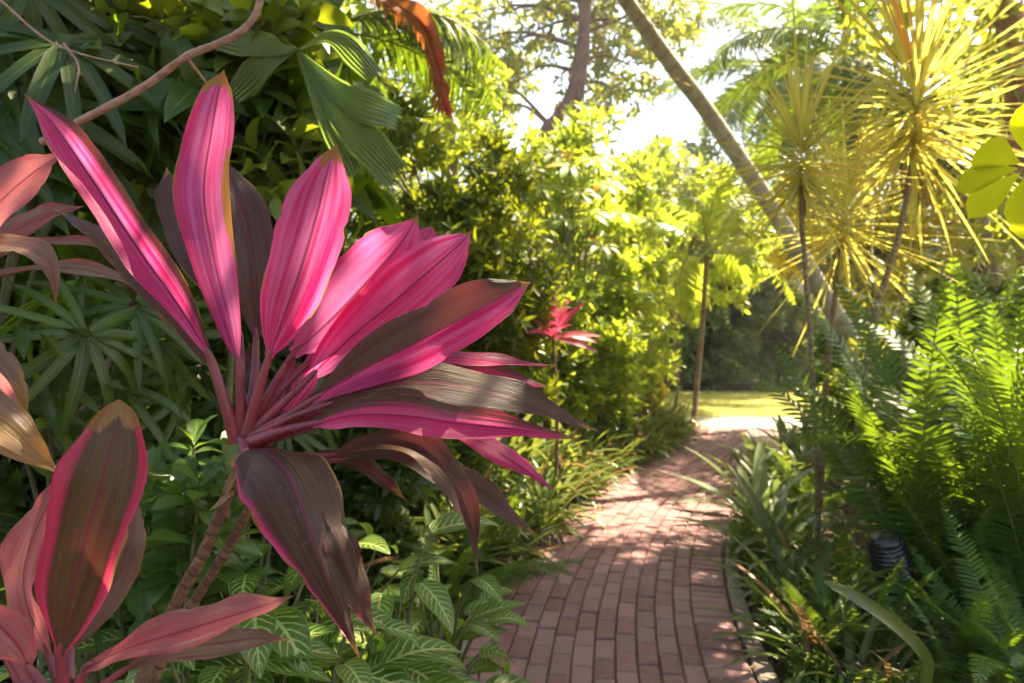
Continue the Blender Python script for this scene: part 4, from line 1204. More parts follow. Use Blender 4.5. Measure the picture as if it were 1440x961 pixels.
bushy('tall yellow green shrub glowing beside the olive one', (0.75, 8.4, 0), (725, 925, lambda x: 195 + 22 * math.sin(x / 17) + max(0, x - 850) * 1.5, 560), (7.6, 9.0), 56, (0.24, 0.42), 22, 7, 0.16, 0.06, G['lime'], 0.12)
bushy('rounder yellow green shrub between the crimson cordyline and the path', (0.6, 7.0, 0), (745, 880, lambda x: 400 + 14 * math.sin(x / 11) + max(0, x - 830) * 0.8, 600), (6.7, 7.4), 34, (0.16, 0.28), 26, 7, 0.11, 0.048, G['lime'], 0.1, prof='ovate')
shrub('shrub', 'leafy green shrub right behind the crimson cordyline', 'shrub', (-0.1, 6.5, 0), 1.2, 0.9, 1.75, G['olive'], 0.11, 0.042, 60, 20, 8, 'ovate', stem=B['twig'], upb=0.6)
shrub('shrub', 'golden flowering bush beside the black path light', 'shrub', (1.5, 9.2, 0), 1.1, 0.9, 1.5, G['gold'], 0.08, 0.03, 70, 22, 8, 'lance', stem=B['twig'], upb=0.8)
bushy('slender yellow green shrub at the far end of the bed', (1.9, 11.0, 0), (850, 925, lambda x: 300 + 15 * math.sin(x / 13), 560), (10.3, 11.4), 26, (0.25, 0.4), 20, 7, 0.16, 0.06, G['lime'], 0.12)


def umbrella_plant(label, loc, hubs, L, W, mat, nf=8, name='umbrella_plant', cat='plant', K=0.7):
    o = thing(name, label, cat, loc)
    loc = np.asarray(loc, float)
    g, sg = Geo(), Geo()
    for h, ax in hubs:
        h = np.asarray(h) - loc
        A = unit(np.asarray(ax, float) + rng.normal(0, 0.15, 3))
        a = unit(np.cross(A, [0.3, 1, 0.1]))
        b = np.cross(A, a)
        an = np.arange(nf) / nf * 2 * PI + rng.normal(0, 0.1, nf)
        D = a * np.cos(an)[:, None] + b * np.sin(an)[:, None] + A * 0.12
        leaves(g, np.repeat(h[None], nf, 0) + unit(D) * 0.02, D, np.repeat(A[None], nf, 0), L * rng.uniform(0.8, 1.1, nf), W * rng.uniform(0.85, 1.1, nf), K * rng.uniform(0.5, 1.4, nf), 0.2, 'obov', 6, 2)
        tube(sg, [(0, 0, 0), (h[0] * 0.25, h[1] * 0.25, h[2] * 0.55), (h[0] * 0.7, h[1] * 0.7, h[2] * 0.9), h], 0.014, 0.004, 12, 6)
    sg.build('stem', B['twig'], o)
    g.build('foliage', mat, o)
    return o


umbrella_plant('umbrella plant with star shaped yellow green leaves above the bright shrub', (0.7, 7.2, 0), [(P(x, y, d), (0.1, -0.6, 0.9)) for x, y, d in [(800, 235, 7), (840, 225, 7), (760, 265, 7), (815, 270, 6.9), (855, 260, 7.1), (780, 215, 7.2), (740, 240, 7.2), (830, 300, 6.8), (790, 310, 6.8), (870, 300, 7), (760, 320, 6.9), (845, 345, 6.9)]], 0.24, 0.085, G['lime'])


beds = [strap_plant_mesh(26, 0.74, 0.062, 0.6, 1.45, 0.5, 2.1, G['strap']) for _ in range(5)]
k = 0
for s in np.arange(4.6, TOT - 0.6, 0.2):
    for row in range(4):
        off = HALF + 0.15 + row * 0.24 + rng.normal(0, 0.05)
        p = pathpt(np.array([s + rng.normal(0, 0.06)]), -off)[0]
        if p[1] < 3.5 or (row > 1 and p[1] < 5):
            continue
        o = link('strap_plant', beds[k % 5])
        tag(o, 'low strap leaved plant in the bed lining the left side of the brick path', 'plant', 'strap leaved plants lining the path')
        o.location = p
        o.rotation_euler = (rng.normal(0, 0.12), rng.normal(0, 0.12), rng.random() * 6.28)
        sc_ = rng.uniform(0.7, 1.1) * (0.75, 0.95, 1.15, 1.25)[row]
        o.scale = (sc_,) * 3
        k += 1

# fine ground cover below the bed edge
def cover(name, pts, L, W, mat, nl=6, prof='ovate'):
    g = Geo()
    shoots(g, pts, np.c_[rng.normal(0, 0.4, (len(pts), 2)), np.ones(len(pts))], nl, L, W, 1.1, 0.5, prof, 2, 2, 0.03)
    o = g.build(name, mat)
    return struct(o, 'stuff')


n = 900
s = rng.uniform(3.6, 9.5, n)
pp = pathpt(s, -(HALF + 0.1 + np.abs(rng.normal(0, 0.22, n))), 0.0)
pp[:, 2] = rng.uniform(0.02, 0.14, n)
cover('ground_cover', pp, 0.035, 0.014, G['olive'])
n = 1500
s = rng.uniform(2.8, 10.5, n)
pp = pathpt(s, (HALF + np.where(s > 5.2, 0.03, 0.1) + np.abs(rng.normal(0, 0.26, n))), 0.0)
pp[:, 2] = rng.uniform(0.02, 0.16, n)
cover('ground_cover', pp, 0.036, 0.016, G['fern'])

# black path light
def path_light(px, py, d, label):
    p = P(px, py, d)
    o = thing('path_light', label, 'light', (p[0], p[1], 0))
    m, t = nt('black_metal')
    pr = N(t, 'ShaderNodeBsdfPrincipled', i_Roughness=0.45)
    pr.inputs['Base Color'].default_value = (0.012, 0.012, 0.014, 1)
    t.links.new(pr.outputs[0], N(t, 'ShaderNodeOutputMaterial').inputs[0])
    g = Geo()
    z = p[2]
    tube(g, [(0, 0, 0), (0, 0, z - 0.1)], 0.025, 0.025, 6, 12)
    g.build('post', m, o)
    g = Geo()
    zz = [z - 0.1, z - 0.1, z - 0.02, z + 0.05, z + 0.1, z + 0.115, z + 0.115]
    rr = [0.001, 0.075, 0.085, 0.088, 0.075, 0.05, 0.001]
    an = np.linspace(0, 2 * PI, 21)
    V = np.array([[(r * math.cos(a), r * math.sin(a), q) for a in an] for q, r in zip(zz, rr)])
    i, j = np.meshgrid(np.arange(6), np.arange(20), indexing='ij')
    q = (i * 21 + j).ravel()
    g.add(V, np.stack([q, q + 1, q + 22, q + 21], 1), np.zeros((len(V) * 21, 2)), 0.5)
    g.build('head', m, o)
    return m


black_m = path_light(878, 575, 8.0, 'round black path light among the strap leaved plants')

# ======================================================================
# ferns
# ======================================================================
rng = np.random.default_rng(15)
fern_f = [frond_geo(B['rachis'], G['fern'], 1.05, 0.235, 46, k, 0.018, petiole=0.08, pk=0.5, ang=1.35, taper=0.6, vfold=0.10, curl=c, rr=0.0035) for k, c in ((0.9, 0.2), (1.3, -0.3), (0.6, 0.1), (1.7, 0.35), (0.35, -0.15))]


def fern(label, loc, n, sc_, el=(0.6, 1.35), heads=None, group='sword ferns', rz0=None):
    o = thing('fern', label, 'fern', loc, 0, group)
    for k in range(n):
        a = (k * 2.39996 if rz0 is None else rz0 + k * 2.39996)
        e = rng.uniform(*el)
        put_frond(fern_f[int(rng.integers(5))], o, (rng.normal(0, 0.04), rng.normal(0, 0.04), 0.0), a + rng.normal(0, 0.25), e, rng.normal(0, 0.5), sc_ * rng.uniform(0.75, 1.15))
    return o


def gl(px, d):
    return ((px - 720) / F * d, d, 0.0)


fern('huge sword fern at the right edge with tall upright fronds', gl(1450, 2.9), 30, 1.65, (1.05, 1.52))
fern('tall sword fern left of the huge one, its tip lit yellow', gl(1310, 3.2), 26, 1.4, (1.05, 1.52))
fern('sword fern between the two tallest ferns', gl(1385, 3.6), 26, 1.65, (1.05, 1.52))
fern('sword fern arching over the black ribbed garden light', gl(1360, 3.05), 22, 0.8, (0.5, 1.2))
fern('sword fern at the foot of the thin spiky tree stems', gl(1200, 3.6), 26, 0.5, (0.4, 1.2))
fern('sword fern low in the right corner', gl(1440, 2.35), 18, 0.7, (0.5, 1.2))
fern('sword fern at the back between the tallest stem and the right edge', gl(1340, 4.3), 24, 1.35, (1.12, 1.5))
fern('sword fern farther back by the pale boulder', gl(1130, 5.2), 20, 0.6, (0.4, 1.25))
fern('sword fern in the back row at the right edge', gl(1430, 4.6), 26, 1.6, (0.9, 1.45))
fern('sword fern in the low bed near the hanging grey leaf', gl(1215, 2.75), 16, 0.5, (0.4, 1.1))
fern('sword fern on the bricks side below the upright lily', gl(1130, 3.0), 16, 0.42, (0.3, 1.1))
fern('yellow green sword fern right of the ribbed light', gl(1380, 2.6), 18, 0.6, (0.3, 1.1))
fern('sword fern in the shade of the pink leaves beside the path', gl(650, 3.4), 16, 0.6, (0.4, 1.1), group='shade ferns')
fern('sword fern behind the one beside the path', gl(720, 4.4), 14, 0.6, (0.4, 1.1), group='shade ferns')
fern('sword fern nearest the veined plants', gl(590, 3.0), 14, 0.5, (0.4, 1.1), group='shade ferns')

# strap leaves of the right bed
lily = [strap_plant_mesh(18, 0.75, 0.05, 0.5, 1.4, 0.4, 1.5, G['strap']), strap_plant_mesh(14, 0.7, 0.06, 0.4, 1.3, 0.3, 1.2, G['grey'])]
for px, d, kk, s_, lab in [(1150, 2.75, 0, 0.9, 'upright strap lily below the small ferns'), (1110, 3.4, 1, 0.6, 'grey green strap lily beside the brick edge'), (1400, 2.5, 0, 0.5, 'strap lily right of the ribbed light'),
                           (1090, 4.6, 1, 0.75, 'broad leaved lily hanging towards the path'), (1080, 5.6, 1, 0.8, 'grey lily near the boulder'), (1200, 2.45, 0, 0.6, 'strap lily at the bottom right'), (1330, 2.6, 1, 0.4, 'grey strap lily under the sword fern'), (1130, 6.5, 0, 1.0, 'strap lily at the far end of the right bed')]:
    o = link('strap_lily', lily[kk])
    tag(o, lab, 'lily', 'lilies of the right bed')
    o.location = gl(px, d)
    o.rotation_euler = (0, 0, rng.random() * 6)
    o.scale = (s_,) * 3
for px, d, kk, s_, lab in [(1140, 2.6, 0, 0.55, 'small strap lily at the bottom edge next to the kerb'), (1180, 3.1, 0, 0.6, 'small strap lily below the thin stems'), (1250, 2.5, 0, 0.5, 'small strap lily under the long pale leaf'), (1300, 2.35, 0, 0.45, 'small strap lily at the bottom edge under the ribbed light'), (1420, 2.25, 0, 0.45, 'small strap lily in the bottom right corner'), (1120, 3.7, 0, 0.65, 'small strap lily on the kerb below the broad leaved lilies'), (1230, 3.2, 0, 0.6, 'small strap lily left of the ribbed light'), (1360, 2.3, 0, 0.42, 'small strap lily between the bottom right corner and the ribbed light')]:
    o = link('strap_lily', lily[kk])
    tag(o, lab, 'lily', 'lilies of the right bed')
    o.location = gl(px, d)
    o.rotation_euler = (0, 0, rng.random() * 6)
    o.scale = (s_,) * 3
for px, d, s_, lab in [(1165, 2.8, 0.4, 'little sword fern between the strap lilies near the kerb'), (1345, 2.45, 0.4, 'little sword fern right of the long pale leaf'), (1120, 4.4, 0.42, 'little sword fern behind the broad leaved lilies'), (1410, 2.7, 0.5, 'little sword fern at the foot of the huge fern')]:
    fern(lab, gl(px, d), 14, s_, (0.4, 1.3))
cyc = [strap_plant_mesh(15, 0.62, 0.095, 0.35, 1.3, 0.4, 1.6, G['grey'], 'lance'), strap_plant_mesh(13, 0.6, 0.07, 0.3, 1.2, 0.6, 1.8, G['strap'], 'lance')]
for px, d, kk, s_, lab in [(1088, 4.1, 0, 0.8, 'broad grey leaved lily nearest the viewer on the right brick edge'), (1068, 4.8, 0, 0.9, 'broad grey leaved lily hanging over the middle of the right brick edge'), (1062, 5.6, 1, 0.85, 'broad green leaved lily over the right brick edge'), (1066, 6.5, 0, 0.8, 'broad grey leaved lily in front of the boulder'), (1105, 3.3, 1, 0.6, 'broad green leaved lily low at the brick edge'), (1110, 6.1, 1, 1.0, 'broad green leaved lily behind the brick edge row'), (1095, 7.0, 1, 0.8, 'broad green leaved lily spilling over the bricks just past the boulder'), (1105, 7.9, 0, 0.8, 'broad grey leaved lily on the bend of the path'), (1125, 8.7, 1, 0.85, 'broad green leaved lily on the far bend of the path'), (1150, 9.4, 0, 0.9, 'broad grey leaved lily where the path meets the pale walk'), (1140, 7.2, 1, 1.1, 'tall broad green lily behind the boulder'), (1175, 8.4, 0, 1.1, 'broad grey leaved lily below the pale stem'), (1215, 9.2, 1, 1.2, 'broad green leaved lily at the edge of the pale walk')]:
    o = link('strap_lily', cyc[kk])
    tag(o, lab, 'lily', 'lilies of the right bed')
    o.location = gl(px, d)
    o.rotation_euler = (0, 0, rng.random() * 6)
    o.scale = (s_ * 1.25,) * 3
# single pale strap leaf
sp = thing('strap_lily', 'lily with one long pale grey leaf bending over the others', 'lily', gl(1290, 2.2), group='lilies of the right bed')
bpy.context.view_layer.update()
b0 = np.array(gl(1290, 2.2))
for pts, w, mt in [([(1305, 930, 2.15), (1270, 890, 2.1), (1210, 845, 2.05), (1158, 818, 2.05)], 0.042, 'strap')]:
    c = spline([P(*q) - b0 for q in pts], 12)
    c = np.vstack([[0, 0, 0], c])
    g = Geo()
    T = unit(np.gradient(c, axis=0))
    Nv = np.array([-0.2, -0.8, 0.6])
    Nv = unit(Nv - (T @ Nv)[:, None] * T)
    S = np.cross(T, Nv)
    p = PROF['strap'](np.linspace(0, 1, 13))[:, None] * w / 2 + 0.002
    V = np.stack([c - S * p + Nv * p * 0.4, c, c + S * p + Nv * p * 0.4], 1)
    i, j = np.meshgrid(np.arange(12), np.arange(2), indexing='ij')
    q = (i * 3 + j).ravel()
    g.add(V, np.stack([q, q + 1, q + 4, q + 3], 1), np.stack(np.broadcast_arrays(np.array([0, 0.5, 1])[None], np.linspace(0, 1, 13)[:, None]), -1), 0.35)
    g.build('leaf', G[mt], sp)


# black ribbed garden light
def ribbed(px, py, d):
    p = P(px, py, d)
    o = thing('garden_light', 'black ribbed garden light half hidden by ferns', 'light', (p[0], p[1], 0))
    an = np.linspace(0, 2 * PI, 33)

    def lathe(name, prof):
        g = Geo()
        V = np.array([[(r * math.cos(a), r * math.sin(a), q) for a in an] for r, q in prof])
        i, j = np.meshgrid(np.arange(len(prof) - 1), np.arange(32), indexing='ij')
        q = (i * 33 + j).ravel()
        g.add(V, np.stack([q, q + 1, q + 34, q + 33], 1), np.zeros((V.shape[0] * 33, 2)), 0.5)
        ob = g.build(name, black_s, o)
        ob.rotation_euler = (0.25, -0.35, 0)
        ob.location = (0, 0, p[2] - 0.1)
    m, t = nt('gloss_black')
    pr = N(t, 'ShaderNodeBsdfPrincipled', i_Roughness=0.22)
    pr.inputs['Base Color'].default_value = (0.015, 0.017, 0.02, 1)
    t.links.new(pr.outputs[0], N(t, 'ShaderNodeOutputMaterial').inputs[0])
    black_s = m
    pf = [(0.001, 0.0), (0.075, 0.0)]
    for k in range(8):
        z = 0.008 + k * 0.021
        r = 0.082 - 0.0025 * max(0, k - 4)
        pf += [(r - 0.010, z), (r, z + 0.003), (r, z + 0.012), (r - 0.010, z + 0.016)]
    lathe('ribbed_body', pf)
    lathe('cap', [(0.066, 0.170), (0.07, 0.176), (0.062, 0.194), (0.035, 0.206), (0.001, 0.21)])
    g = Geo()
    tube(g, [(0, 0, 0), (0, 0, p[2] - 0.06)], 0.02, 0.02, 6, 10)
    g.build('stake', m, o)


ribbed(1256, 775, 3.0)

# boulder
def boulder():
    import bmesh
    from mathutils import noise
    bm = bmesh.new()
    bmesh.ops.create_icosphere(bm, subdivisions=4, radius=1)
    for v in bm.verts:
        k = 1 + 0.25 * noise.noise(v.co * 1.3) + 0.08 * noise.noise(v.co * 4)
        v.co = Vector((v.co.x * 0.36 * k, v.co.y * 0.3 * k, v.co.z * 0.24 * k))
    me = bpy.data.meshes.new('boulder')
    bm.to_mesh(me)
    me.polygons.foreach_set('use_smooth', [True] * len(me.polygons))
    me.materials.append(ground_mat('tan_stone', (0.42, 0.33, 0.24), (0.55, 0.44, 0.33), (0.32, 0.24, 0.17), 12.0, 3.0, 0.6))
    o = link('boulder', me)
    tag(o, 'pale tan boulder at the right side where the path turns', 'boulder')
    q = gl(1070, 7.3)
    o.location = (q[0], q[1], 0.06)
    o.scale = (0.8, 0.8, 0.9)


boulder()

# ======================================================================
# spiky dracaena trees
# ======================================================================
rng = np.random.default_rng(16)
def dracaena(label, stem, rad, cc, n, L, W, seed, group='thin stemmed spiky trees'):
    pts = PXD(stem)
    o = thing('dracaena', label, 'tree', (pts[0][0], pts[0][1], 0), 0, group)
    loc = np.array([pts[0][0], pts[0][1], 0])
    g = Geo()
    tube(g, [q - loc for q in pts], rad, rad * 0.7, 40, 8, 0.1)
    g.build('stem', B['cane'], o)
    c = P(*cc) - loc
    top = pts[-1] - loc
    g = Geo()
    k = np.arange(n)
    a = k * 2.39996
    x = k / n                                  # 0 lowest, 1 top
    el = np.interp(x, [0, 0.3, 0.6, 1], [-0.7, -0.25, 0.25, 1.35]) + rng.normal(0, 0.24, n)
    D = np.stack([np.cos(a) * np.cos(el), np.sin(a) * np.cos(el), np.sin(el)], 1)
    Nn = np.stack([-np.cos(a) * np.sin(el), -np.sin(a) * np.sin(el), np.cos(el)], 1)
    bp = top[None] + (c - top)[None] * x[:, None] * 1.3 + np.array([0, 0, 0.0])
    leaves(g, bp, D, Nn, L * rng.uniform(0.5, 1.1, n), W * rng.uniform(0.8, 1.2, n), np.interp(x, [0, 1], [0.22, 0.06]) * rng.uniform(-0.3, 1.9, n), 0.45, 'blade', 5, 2)
    g.build('crown', G['drac'], o)
    g = Geo()
    n = 7
    a = rng.random(n) * 6.28
    D = np.stack([np.cos(a), np.sin(a), rng.uniform(-1.6, -0.3, n)], 1)
    leaves(g, top[None] + (c - top)[None] * rng.uniform(-0.5, 0.3, n)[:, None], D, np.stack([np.cos(a), np.sin(a), np.full(n, 0.8)], 1), L * rng.uniform(0.25, 0.5, n), W * 0.8, rng.uniform(0.3, 1.8, n), 0.5, 'blade', 6, 2)
    g.build('dead_leaves', G['litter'], o)
    return o


dracaena('spiky yellow dracaena with the lowest round crown on a thin dark stem', [(1152, 800, 4.0), (1148, 640, 4.0), (1140, 480, 4.0), (1130, 340, 4.0), (1126, 262, 4.0)], 0.017, (1127, 205, 4.0), 112, 0.82, 0.027, 1)
dracaena('tallest spiky yellow dracaena with a leaning stem', [(1196, 742, 4.6), (1212, 560, 4.6), (1232, 440, 4.6), (1262, 340, 4.6), (1278, 260, 4.6), (1283, 215, 4.6)], 0.024, (1290, 130, 4.6), 170, 1.15, 0.036, 2)
dracaena('spiky dracaena on a pale stem half hidden behind the lowest crown', [(1152, 730, 5.0), (1160, 560, 5.0), (1172, 440, 5.0), (1184, 345, 5.0)], 0.026, (1190, 300, 5.0), 110, 0.95, 0.028, 3)

# ======================================================================
# palms
# ======================================================================
rng = np.random.default_rng(17)
palm_f = [frond_geo(B['rachis'], G['palm'], 2.4, 1.1, 60, k, 0.035, petiole=0.18, pk=0.9, ang=0.95, taper=0.5, vfold=v, curl=c, rr=0.018, rest=2.5, jit=0.08) for k, v, c in ((1.2, 0.1, 0.1), (1.7, -0.2, -0.2), (0.9, 0.3, 0.2))]
palm_y = [frond_geo(B['rachis'], G['lime'], 2.2, 1.0, 26, k, 0.085, petiole=0.18, pk=1.0, ang=0.95, taper=0.5, vfold=v, curl=c, rr=0.018, rest=2.5, jit=0.08) for k, v, c in ((1.3, 0.1, 0.1), (1.8, -0.2, -0.2))]


def palm(label, trunk, r0, r1, nf, fr, sc_, el=(-0.3, 1.2), mat='palm', name='palm_tree', group=None, rz0=0.0):
    loc = np.asarray(trunk[0], float) * np.array([1, 1, 0])
    o = thing(name, label, 'palm', tuple(loc), 0, group)
    g = Geo()
    tube(g, [np.asarray(q, float) - loc for q in trunk], r0, r1, 60, 14, 0.03)
    g.build('trunk', B[mat], o)
    top = np.asarray(trunk[-1], float) - loc
    for k in range(nf):
        e = np.interp(k / max(nf - 1, 1), [0, 1], el)
        put_frond(fr[k % len(fr)], o, tuple(top + rng.normal(0, 0.05, 3)), rz0 + k * 2.39996, e, rng.normal(0, 0.3), sc_ * rng.uniform(0.85, 1.1))
    return o


palm('tall palm with a smooth grey trunk leaning across the top right', [P(1330, 670, 7.0), P(1250, 560, 6.9), P(1180, 450, 6.8), P(1090, 300, 6.6), P(1000, 165, 6.5), P(940, 85, 6.4), P(880, 0, 6.3), P(800, -120, 6.2), P(730, -250, 6.0), P(650, -420, 5.8), P(610, -520, 5.7)], 0.095, 0.055, 14, palm_f, 1.1, (-0.5, 1.2), mat='smooth')
# young palm at the end of the path
yp = palm('young yellow green palm with a slim straight stem at the end of the path', [P(974, 604, 10.1), P(980, 540, 10.1), P(988, 450, 10.1), P(994, 360, 10.1)], 0.042, 0.035, 13, palm_y, 0.8, (-0.4, 1.4), mat='cane')
palm('background palm whose fronds fill the top right behind the spiky crowns', [(5.0, 9.8, 0), (5.0, 9.8, 3.0), (4.8, 9.7, 5.4)], 0.16, 0.12, 26, palm_f, 1.0, (-0.9, 1.2), rz0=1.0)
palm('second background palm behind the tallest spiky crown', [(7.2, 9.3, 0), (7.1, 9.3, 3.0), (7.0, 9.2, 4.8)], 0.15, 0.11, 24, [palm_y[0], palm_f[1], palm_f[2]], 0.95, (-0.9, 1.2), rz0=2.0)
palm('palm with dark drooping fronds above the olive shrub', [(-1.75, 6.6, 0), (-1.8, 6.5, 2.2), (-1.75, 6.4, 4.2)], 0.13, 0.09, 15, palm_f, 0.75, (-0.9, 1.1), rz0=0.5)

palm('distant palm whose fronds break up the sky right of the leaning trunk', [(7.9, 18.9, 0), (7.9, 18.9, 4.5), (7.5, 18.8, 8.9)], 0.15, 0.11, 26, palm_f, 1.55, (-0.9, 1.1), mat='smooth', rz0=0.3)
dp = [x for x in bpy.data.objects if x.get('label', '').startswith('palm with dark drooping')][0]
for rz, pt, ro in ((R(-78), 0.45, 0.2), (R(-105), 0.2, 0.9), (R(-60), 0.1, -0.5)):
    put_frond(palm_f[1], dp, (0.0, -0.2, 4.2), rz, pt, ro, 0.8)
# rust coloured dead frond hanging at the top
rl = P(500, -40, 3.9)
o = thing('dead_frond', 'rust brown dead palm frond with a red ragged edge hanging near the top centre', 'frond', tuple(rl))
rpts = [P(x, y, d) - rl for x, y, d in [(470, -70, 3.9), (530, -10, 3.85), (585, 25, 3.8), (612, 75, 3.8), (622, 140, 3.8)]]
c = spline(rpts, 30)
g = Geo()
bl = cord_blade(rpts, 34 / F * 3.85, (0.2, -1, 0.3), fl=0.3, fr=0.5, dark=(0, 0, 0), wave=0.02, prof=0.8, sharp=0.5, tip=0.8)
bl.extra = {}
bl.build('sheath', G['rust'], o)
for mt, nm, q0, m, spread in (('rust', 'leaflets', 0, 170, (-1, 1)), ('redrag', 'ragged_edge', 14, 60, (1, 1))):
    g = Geo()
    ii = rng.integers(q0, 30, m)
    sd_ = rng.choice(spread, m)
    T = unit(np.gradient(c, axis=0))[ii]
    D = T * 1.0 + np.stack([sd_ * 0.55, -0.1 + 0 * sd_, -0.25 + 0 * sd_], 1) + rng.normal(0, 0.2, T.shape)
    leaves(g, c[ii], D, np.array([[0.1, -0.8, 0.6]]), rng.uniform(0.06, 0.15, m), 0.02, rng.uniform(0.2, 1.4, m), 0.3, 'lance', 5, 2)
    g.build(nm, G[mt], o)

# ======================================================================
# trees of the background
# ======================================================================
rng = np.random.default_rng(18)
def crown_px(lst, d, r):
    return [(P(x + rng.normal(0, 6), y + rng.normal(0, 6), d + rng.normal(0, 0.5)), r * rng.uniform(0.7, 1.2)) for x, y in lst]


broad_tree('two stemmed tree with yellow leaves standing against the bright sky', tuple(gl(760, 14)),
           crown_px([(840, 60), (880, 90), (800, 60), (720, 120), (850, 20), (780, 10), (700, 70), (900, 40), (830, 120), (740, 40), (690, 150), (860, -40), (800, -60), (930, -30), (655, 70), (640, 30), (690, 110), (880, 130), (920, 10), (960, 40), (680, 30)], 14.9, 0.85),
           0.2, 0.09, 46, G['tree'], 6, trunk=[P(745, 600, 14), P(760, 230, 14), P(785, 165, 14), P(805, 130, 14), P(818, 60, 14), P(830, -40, 14)], tr=(0.15, 0.11), bark='dark', limb=0.05, nu=3, slen=0.2)
g = Geo()
bt = [x for x in bpy.data.objects if x.get('label', '').startswith('two stemmed')][0]
lb = np.array(gl(760, 14))
tube(g, [P(800, 600, 14) - lb, P(805, 300, 14) - lb, P(812, 190, 14) - lb, P(815, 120, 14) - lb, P(822, 60, 14) - lb, P(818, -50, 14) - lb], 0.15, 0.11, 24, 10, 0.1)
g.build('trunk', B['dark'], bt)

broad_tree('loose tree with sunny yellow leaves rising behind the olive shrub', (-0.9, 9.6, 0), crown_px([(600, 120), (650, 170), (660, 200), (560, 60), (470, 40), (520, 130), (620, 40), (440, 100), (680, 130), (580, 190), (500, 0)], 9.6, 0.55),
           0.16, 0.065, 42, G['lime'], 6, trunk=[(-0.9, 9.6, 0), (-0.8, 9.6, 2.5), (-0.9, 9.5, 4.5), (-1.2, 9.5, 5.5)], tr=(0.11, 0.05), limb=0.025, nu=3, slen=0.14)

# far shrubs and trees past the lawn
far1 = shrub('shrub', 'dark shrub in the planting past the lawn, behind the young palm', 'shrub', (4.6, 19.0, 0), 3.2, 2.2, 3.0, G['far'], 0.22, 0.09, 90, 20, 7, 'ovate', 'shrubs past the lawn', B['twig'])
for x, y, s_, lab in [(7.4, 19.3, 1.1, 'dark shrub past the lawn right of the young palm'), (2.0, 19.2, 1.0, 'dark shrub past the lawn at the end of the golden bush'), (10.5, 19.5, 1.2, 'dark shrub past the lawn behind the spiky tree stems'), (13.6, 19.4, 1.1, 'dark shrub past the lawn behind the ferns'), (-1.5, 19.6, 1.3, 'dark shrub past the lawn behind the yellow green shrubs'), (17.0, 19.5, 1.3, 'dark shrub past the lawn at the right edge')]:
    dup(far1, (x, y, 0), rng.random() * 6, lab, s_)
for x, y, s_, lab in [(3.3, 21.2, 1.3, 'second row shrub past the lawn left of the young palm'), (6.0, 21.4, 1.35, 'second row shrub past the lawn behind the young palm'), (9.0, 21.3, 1.4, 'second row shrub past the lawn right of the young palm'), (12.2, 21.5, 1.4, 'second row shrub past the lawn behind the spiky stems'), (0.2, 21.4, 1.4, 'second row shrub past the lawn behind the golden bush'), (15.5, 21.5, 1.4, 'second row shrub past the lawn behind the tall ferns'), (5.9, 18.6, 0.6, 'small shrub at the far lawn edge behind the young palm'), (8.9, 18.8, 0.65, 'small shrub at the far lawn edge in front of the leaning palm'), (3.2, 18.6, 0.6, 'small shrub at the far lawn edge beside the bare trunks')]:
    dup(far1, (x, y, 0), rng.random() * 6, lab, s_)
ft = broad_tree('tall dense tree past the lawn behind the young palm', (5.5, 23, 0), [((5.5 + rng.normal(0, 1.7), 23 + rng.normal(0, 1.2), z), 1.2) for z in np.linspace(1.5, 6.8, 22)], 0.28, 0.12, 60, G['far'], 6, trunk=[(5.5, 23, 0), (5.6, 23, 3), (5.5, 23, 6.5)], tr=(0.3, 0.12), limb=0.06, nu=3, slen=0.2, group='trees past the lawn')
for x, y, s_, lab in [(9.5, 21.5, 1.1, 'tall tree past the lawn behind the leaning palm'), (14.5, 21.3, 0.95, 'tall tree past the lawn behind the spiky crowns'), (1.0, 25, 0.95, 'tall tree past the lawn below the open sky'), (-4.0, 24, 1.25, 'tall tree past the lawn behind the two stemmed tree'), (-9, 22, 1.4, 'tall tree past the lawn hidden by the olive shrub'), (3.2, 27, 0.9, 'lower tree farther back between the sky gap and the young palm'), (8.0, 27.5, 1.1, 'farther tree between the young palm and the spiky crowns')]:
    dup(ft, (x, y, 0), rng.random() * 6, lab, s_)
pale = [strap_plant_mesh(40, 1.1, 0.07, 0.2, 1.3, 1.0, 2.0, G['grey'])]
for px, d, s_, lab in [(1092, 17.8, 1.0, 'pale drooping clump at the far lawn edge'), (1000, 18.2, 0.8, 'small pale clump at the far lawn edge behind the young palm'), (945, 18.2, 0.9, 'pale clump at the far lawn edge beside the golden bush')]:
    o = link('grass_clump', pale[0])
    tag(o, lab, 'plant', 'pale clumps at the far lawn edge')
    o.location = gl(px, d)
    o.rotation_euler = (0, 0, rng.random() * 6)
    o.scale = (s_,) * 3
for k, (px, y0, d, r, lab) in enumerate([(903, 310, 16, 0.06, 'slim bare trunk left of the young palm'), (916, 320, 17, 0.06, 'second slim bare trunk left of the young palm'), (950, 330, 18.4, 0.16, 'stout reddish trunk behind the young palm')]):
    b = gl(px, d)
    o = thing('slim_tree', lab, 'tree', b, 0, 'bare trunks past the lawn')
    g = Geo()
    tube(g, [(0, 0, 0), (0.05, 0, 1.5), (0, 0, 3.2), (-0.05, 0, 4.6)], r, r * 0.8, 20, 9, 0.1)
    g.build('trunk', B['red' if k == 2 else 'cane'], o)
    g = Geo()
    ps, ax = clump_shoots([(np.array([rng.normal(0, 0.4), rng.normal(0, 0.4), 4.4 + rng.normal(0, 0.4)]), 0.5 * np.ones(3)) for _ in range(6)], 30)
    shoots(g, ps, ax, 6, 0.2, 0.08, 1.1, 0.6, 'lance', 3, 2)
    g.build('crown', G['tree'], o)

